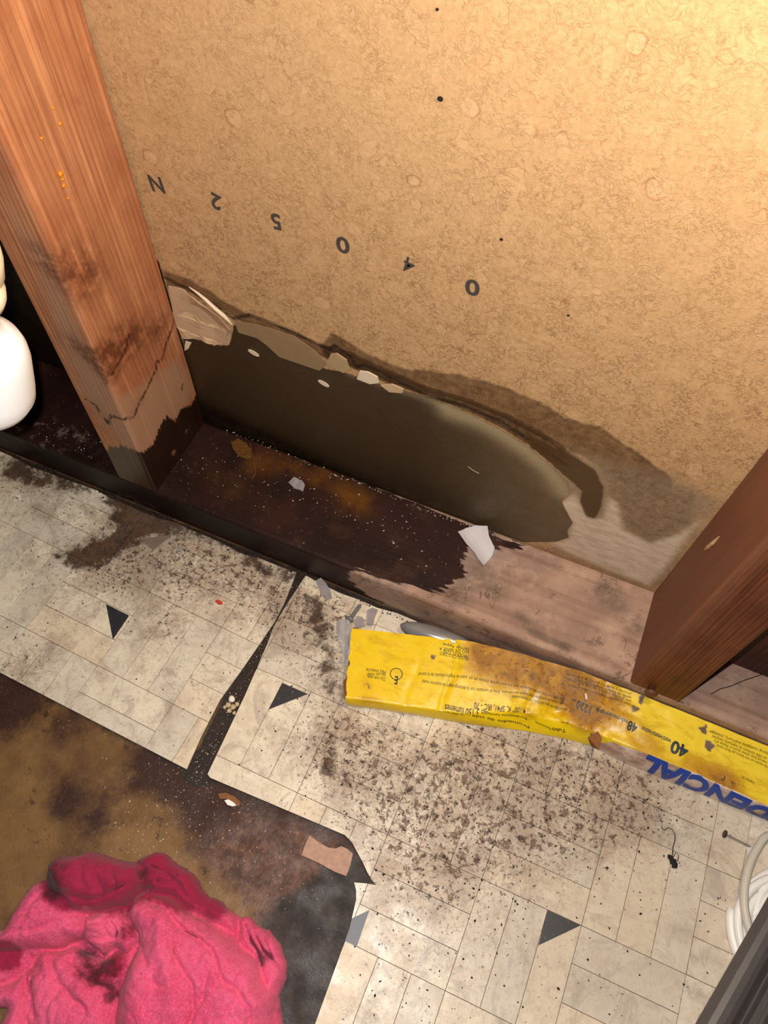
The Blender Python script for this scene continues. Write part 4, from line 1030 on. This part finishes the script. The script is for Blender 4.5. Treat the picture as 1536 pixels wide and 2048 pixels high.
# ------------------------------------------------------------------ litter
M_WPAP = plain('white_paper', c(222, 214, 214), .7, .2, 90)
M_SHARD = plain('cloudy_plastic', c(172, 162, 164), .25, .35, 150)
def litter(name, px, label, cat, mat, z=0., th=.0008, lift=None, group=None):
    return tag(slab(name, floorpts(px, z), mat, None, z, th, lift), label, cat, group)
pc = on_z(955, 1090, H)
litter('paper_scrap', [(915, 1066), (932, 1057), (950, 1055), (972, 1062), (976, 1078), (988, 1100), (984, 1112), (975, 1124), (966, 1136), (955, 1122), (948, 1108), (932, 1092)], 'curled white paper scrap on the plate at the edge of the wet patch', 'paper', M_WPAP, H + .0002, .0006,
       lambda x, y: 45 * ((x - pc[0]) * .5 + (y - pc[1]) * .8) ** 2 + .0003)
litter('plastic_sliver', [(577, 966), (588, 956), (604, 962), (610, 972), (606, 984), (592, 979), (582, 972)], 'small grey plastic sliver lying on the wet dark plate', 'plastic piece', M_SHARD, H + .0002, .0008, lambda x, y: .0006 + .0006 * math.sin(x * 700))
t = thing('dried_leaf', 'amber dried leaf with a thin stalk near the left end of the plate', 'leaf', tuple(on_z(487, 900, H)))
lf = floorpts([(462, 884), (476, 880), (492, 886), (502, 900), (503, 916), (494, 922), (480, 914), (466, 900)], H)
slab('leaf_blade', lf, plain('amber_leaf', c(120, 80, 34), .35, .5, 260), t, H + .0003, .0004, lambda x, y: .0018 * math.sin((x + y) * 260) ** 2)
part('stalk', *tube([on_z(a, b, H + z) for a, b, z in [(500, 886, .001), (504, 905, .0022), (508, 930, .002), (511, 948, .001), (503, 958, .0009)]], .0005, 6), plain('stalk_brown', c(116, 66, 40), .4), t)
c6 = lambda l: crop(l, 560, 1120, 4.267)
litter('plastic_shard', c6([(305, 185), (350, 160), (392, 205), (430, 268), (446, 328), (405, 344), (345, 275)]), 'long cloudy plastic shard lying against the plate beside the seam', 'plastic piece', M_SHARD, .0003, .0012, lambda x, y: .001)
litter('plastic_shard', c6([(640, 520), (668, 490), (705, 500), (725, 575), (650, 585)]), 'small lilac plastic shard touching the carton corner, left of two', 'plastic piece', M_SHARD, .0003, .0012, lambda x, y: .002)
litter('plastic_shard', c6([(745, 440), (790, 425), (835, 440), (810, 500), (790, 570), (740, 560)]), 'cloudy plastic shard behind the carton corner, right of two', 'plastic piece', M_SHARD, .0003, .0012, lambda x, y: .003)
gl = M('clear_wrap', .12); gl.set(c(214, 208, 206), Transmission_Weight=.30, IOR=1.4)
litter('plastic_wrap', c6([(485, 530), (540, 510), (600, 520), (612, 580), (596, 660), (600, 720), (570, 800), (560, 880), (500, 885), (540, 800), (510, 740), (490, 650), (478, 580)]), 'strip of crumpled clear wrap beside the left end of the yellow carton', 'plastic wrap', gl.mat, .0004, .0007, lambda x, y: .0016 + .0014 * math.sin(x * 900 + y * 400))
t = thing('screw', 'grey screw lying on the vinyl behind the left end of the carton', 'screw', tuple(on_z(702, 1228, .0008)))
steel = plain('dull_steel', c(150, 150, 152), .3, .3, 500, Metallic=.3)
s0 = on_z(*c6([(600, 500)])[0], .0040); s1 = on_z(*c6([(692, 375)])[0], .0022); ax = s1 - s0; Ls = np.linalg.norm(ax)
part('screw_head', *lathe([(.0005, -.0022), (.0036, -.0015), (.0036, -.0006), (.0018, .0015), (.0016, .002)], tuple(s0), tuple(ax), 14), steel, t, smooth=True)
part('shank', *lathe([(.0014 + (.0005 if i % 2 else 0), .0015 + i * (Ls - .002) / 24) for i in range(23)] + [(.0001, Ls)], tuple(s0), tuple(ax), 10), steel, t)
# smoky plastic shell wedged between carton and plate
sm = M('smoky_plastic', .22, .8); sm.set(sm.mix(sm.noise(60), c(170, 166, 162), c(120, 118, 122)), Metallic=.25)
A_ = on_z(800, 1250, .010); B_ = on_z(965, 1305, .012)
V = []; nA, nB = 26, 16
for i in range(nA + 1):
    f = i / nA; p = A_ + (B_ - A_) * f; r = .0098 * math.sin(math.pi * min(max(f, .001), .999)) ** .45 * (1 - .25 * f)
    for j in range(nB):
        q = 2 * math.pi * j / nB
        V.append((p[0] + .15 * r * math.sin(q), min(p[1] + r * .95 * math.cos(q), -D - .0010), max(.0008, .0105 + .001 * f + r * .95 * math.sin(q))))
Fc = [(i * nB + j, i * nB + (j + 1) % nB, (i + 1) * nB + (j + 1) % nB, (i + 1) * nB + j) for i in range(nA) for j in range(nB)]
tag(mesh('plastic_shell', V, Fc, sm.mat, None, smooth=True), 'shiny grey plastic shell wedged between the yellow carton and the plate', 'plastic piece')
# wood chip on the board
litter('wood_chip', crop([(195, 480), (240, 515), (300, 548), (340, 553), (372, 540), (405, 555), (435, 582), (420, 650), (398, 706), (330, 680), (240, 630), (150, 590), (170, 530)], 550, 1500, 2.793), 'flat pinkish wood chip near the cut corner of the vinyl', 'wood chip', plain('pink_wood', c(222, 178, 156), .8, .55, 320), -.0028, .0024)
litter('plaster_crumb', [(450, 1602), (458, 1600), (468, 1606), (474, 1612), (466, 1614), (456, 1611)], 'bright white crumb in a rusty dip of the brown board', 'crumb', plain('white_plaster', c(250, 250, 250), .6), -.0028, .0028)
litter('rust_flake', [(437, 1588), (452, 1586), (470, 1594), (482, 1606), (478, 1614), (468, 1606), (452, 1598), (440, 1598)], 'orange rust flake curved around the white crumb', 'flake', plain('rust', c(150, 92, 30), .6, .4, 300), -.0028, .0010)
litter('red_fleck', [(430, 1203), (436, 1200), (444, 1204), (446, 1209), (438, 1210)], 'tiny red plastic fleck on the left vinyl sheet', 'fleck', plain('red_plastic', c(206, 66, 50), .35), .0001, .0014)
for k, (u, v, r) in enumerate([(463, 1398, 7), (456, 1410, 6), (466, 1414, 6), (474, 1408, 5), (458, 1421, 5), (449, 1414, 4), (468, 1425, 4)]):
    p = on_z(u, v, -.0005); rr = r / 2600.
    bm = bmesh.new(); bmesh.ops.create_icosphere(bm, subdivisions=2, radius=rr)
    for vt in bm.verts: vt.co *= 1 + .22 * vnoise(vt.co.x, vt.co.y + vt.co.z, 900, k)
    V = np.array([v_.co[:] for v_ in bm.verts]); Fc = [[v_.index for v_ in f.verts] for f in bm.faces]; bm.free()
    V[:, 2] *= .8; V += np.array([p[0], p[1], -.0027 + rr * .75])
    tag(mesh('pebble', V, Fc, plain('pale_grit', c(226, 204, 160), .6, .4, 500) if k else plain('white_grit', c(250, 244, 230), .5), None, smooth=True),
        ['largest white bit of grit in the seam between the vinyl sheets'][0] if k == 0 else 'pale gravel crumb in the little heap in the vinyl seam', 'crumb', None if k == 0 else 'gravel crumbs heaped in the vinyl seam')
# lint clump with a thread
t = thing('lint_clump', 'black lint clump trailing a curly thread on the right vinyl', 'lint', tuple(on_z(1346, 1722, 0)))
lint = plain('black_lint', c(32, 28, 30), .9, .4, 600)
p0 = on_z(1338, 1710, .002); p1 = on_z(1352, 1734, .002)
V, Fc = tube([p0 + (p1 - p0) * f for f in np.linspace(0, 1, 9)], [.0008, .0016, .0019, .0018, .0020, .0019, .0022, .0020, .0009], 9)
V[:, 0] += .0012 * vnoise(V[:, 0], V[:, 2] * 3 + V[:, 1], 1100, 3); V[:, 1] += .0012 * vnoise(V[:, 1], V[:, 2] * 3 + V[:, 0], 1300, 5); V[:, 2] = np.maximum(V[:, 2], .0003)
part('clump', V, Fc, lint, t)
part('thread', *tube([on_z(a, b, z) for a, b, z in [(1345, 1712, .0025), (1346, 1695, .003), (1350, 1680, .003), (1350, 1668, .0025), (1344, 1658, .002), (1336, 1655, .0015), (1330, 1660, .001), (1325, 1658, .0008), (1323, 1652, .0006)]], .0003, 5), lint, t)
part('thread', *tube([on_z(a, b, z) for a, b, z in [(1347, 1714, .003), (1352, 1704, .004), (1357, 1710, .004), (1356, 1720, .003), (1351, 1728, .0025)]], .00025, 5), lint, t)
t = thing('nail', 'thin grey nail lying on the vinyl beside the white cable', 'nail', tuple(on_z(1470, 1676, 0)))
n0 = on_z(1450, 1668, .0030); n1 = on_z(1502, 1694, .0012)
part('nail_head', *lathe([(.0001, -.0006), (.0028, -.0006), (.0028, .0004), (.0010, .0006)], tuple(n0), tuple(n1 - n0), 12), M_NAILD, t)
part('shank', *tube([n0, n0 + (n1 - n0) * .9, n1], [.0008, .0008, .0002], 8), plain('grey_nail', c(150, 140, 132), .4, .3, 400), t)
litter('paper_corner', [(1490, 1694), (1502, 1696), (1508, 1700), (1504, 1712), (1499, 1722), (1494, 1710)], 'white paper corner beside the cable and nail tip', 'paper', M_WPAP, .0003, .0005, lambda x, y: .0006)
litter('plastic_wrap', [(1396, 2030), (1404, 2022), (1416, 2016), (1416, 2030), (1406, 2046), (1396, 2056), (1390, 2048)], 'bit of clear wrap under the rim of the grey lid', 'plastic wrap', gl.mat, .0003, .0008, lambda x, y: .001)
pb = on_y(1168, 1395, -.098)
litter('paper_fleck', [(1169, 1388), (1172, 1388), (1174, 1399), (1171, 1400)], 'tiny white paper fleck on the stained middle of the carton', 'paper', plain('fleck_white', c(240, 230, 224), .7), .0235, .0012)
tag(mesh('hair_strand', *tube([on_z(a, b, H + z) for a, b, z in [(1422, 1388, .0006), (1440, 1378, .0008), (1462, 1372, .0008), (1490, 1360, .0008), (1515, 1352, .0007), (1545, 1340, .0006)]], .00035, 5), plain('hair_dark', c(54, 32, 26), .6), None), 'long dark hair lying on the plate right of the right stud', 'hair')
tag(mesh('hair_strand', *tube([on_y(a, b, -.0006) for a, b in [(936, 933), (945, 940), (958, 947)]], .00025, 5), plain('hair_pale', c(190, 170, 140), .5), None), 'short pale fibre stuck on the soaked board', 'fibre')

# loose grit: too fine and too many to count
def grit(name, pts, sizes, mat, label, flat=.6):
    base = np.array([(1, 0, 0), (-1, 0, 0), (0, 1, 0), (0, -1, 0), (0, 0, 1), (0, 0, -1)], float); fc = [(0, 2, 4), (2, 1, 4), (1, 3, 4), (3, 0, 4), (2, 0, 5), (1, 2, 5), (3, 1, 5), (0, 3, 5)]
    V = []; Fc = []
    for p, s in zip(pts, sizes):
        a = random.uniform(0, 6.28); ca, sa = math.cos(a), math.sin(a); k = len(V)
        sx, sy = s * random.uniform(.6, 1.5), s * random.uniform(.5, 1.)
        for b in base: V.append((p[0] + b[0] * sx * ca - b[1] * sy * sa, p[1] + b[0] * sx * sa + b[1] * sy * ca, p[2] + s * flat * (b[2] + .8)))
        Fc += [tuple(i + k for i in f) for f in fc]
    return tag(mesh(name, V, Fc, mat), label, 'grit', kind='stuff')
def scatter_line(l, n, wd, z):
    q = floorpts(l, z); r = []
    sl = np.linalg.norm(np.diff(q, axis=0), axis=1); pr = sl / sl.sum()
    for _ in range(n):
        i = RNG.choice(len(sl), p=pr); p = q[i] + (q[i + 1] - q[i]) * RNG.random() + RNG.normal(0, wd, 2); r.append((p[0], p[1], z))
    return r
def scatter_blob(u, v, rad, n, z):
    ctr = on_z(u, v, z); return [(ctr[0] + RNG.normal(0, rad / 2600.), ctr[1] + RNG.normal(0, rad / 2600.), z) for _ in range(n)]
pt = scatter_line([(430, 850), (660, 945), (900, 1040), (1030, 1085)], 110, .0012, H)
pt += [p for p in scatter_line([(360, 930), (600, 990), (900, 1110)], 150, .014, H) if -D + .004 < p[1] < -.003]
pt += [p for p in scatter_line([(60, 850), (200, 900)], 40, .010, H) if -D + .004 < p[1] < -.003]
grit('pale_crumbs', pt, np.abs(RNG.normal(.0003, .00022, len(pt))) + .0002, plain('pale_crumb', c(214, 198, 186), .5), 'pale plaster crumbs sprinkled over the wet plate')
pt = scatter_blob(360, 1540, 40, 90, -.0029) + scatter_blob(440, 1590, 50, 130, -.0029) + scatter_blob(280, 1680, 40, 80, -.0029) + scatter_blob(170, 1440, 50, 50, -.0029) + scatter_blob(350, 1690, 60, 110, -.0029) + scatter_blob(520, 1680, 80, 130, -.0029)
pt += scatter_line([(600, 1170), (540, 1280), (465, 1400), (400, 1540)], 160, .0035, -.0029)
pt = [p for p in pt if p[1] < -.2665 or (.1275 < p[0] < .142)]
grit('glinting_grit', pt, np.abs(RNG.normal(.0002, .00015, len(pt))) + .00014, plain('glinting_crumb', c(226, 206, 186), .25), 'glinting wet grit on the brown board and in the vinyl seam')
pt = [p for p in scatter_line([(0, 908), (200, 985), (400, 1063), (600, 1145), (740, 1205), (810, 1240)], 420, .0022, .0000) if p[1] < -D - .001]
grit('dark_crumbs', pt, np.abs(RNG.normal(.0004, .0003, len(pt))) + .0002, plain('wet_crumb', c(58, 40, 28), .3, .5, 900), 'wet dark crumbs along the foot of the plate')
pt = []
from_reg = [np.array(REGR), np.array(REGL)]
bb = np.array([g[0] for g in GR]); wts = np.array([g[2] * g[1] ** 2 for g in GR]); wts /= wts.sum()
cand = []
for _ in range(1500):
    g = GR[RNG.choice(len(GR), p=wts)]; cand.append((g[0][0] + RNG.normal(0, g[1] * .8), g[0][1] + RNG.normal(0, g[1] * .8)))
for _ in range(320): cand.append((RNG.uniform(.29, .56), RNG.uniform(-.40, -.13)))
cand = np.array(cand); okm = (sdf(cand, from_reg[0]) > 1) | (sdf(cand, from_reg[1]) > 1)
bx = np.array([p[:2] for p in SA[:, 0]] + [p[:2] for p in SA[::-1, 2]]); okm &= sdf(cand, bx) < -1
cand = cand[okm]
sz = np.abs(RNG.normal(.00035, .0004, len(cand))) + .00022
grit('dirt_specks', [(p[0], p[1], .0000) for p in cand], np.minimum(sz * .8, .0010), plain('dirt_black', c(40, 28, 24), .7, .5, 700), 'black dirt specks strewn over the vinyl flooring', .3)
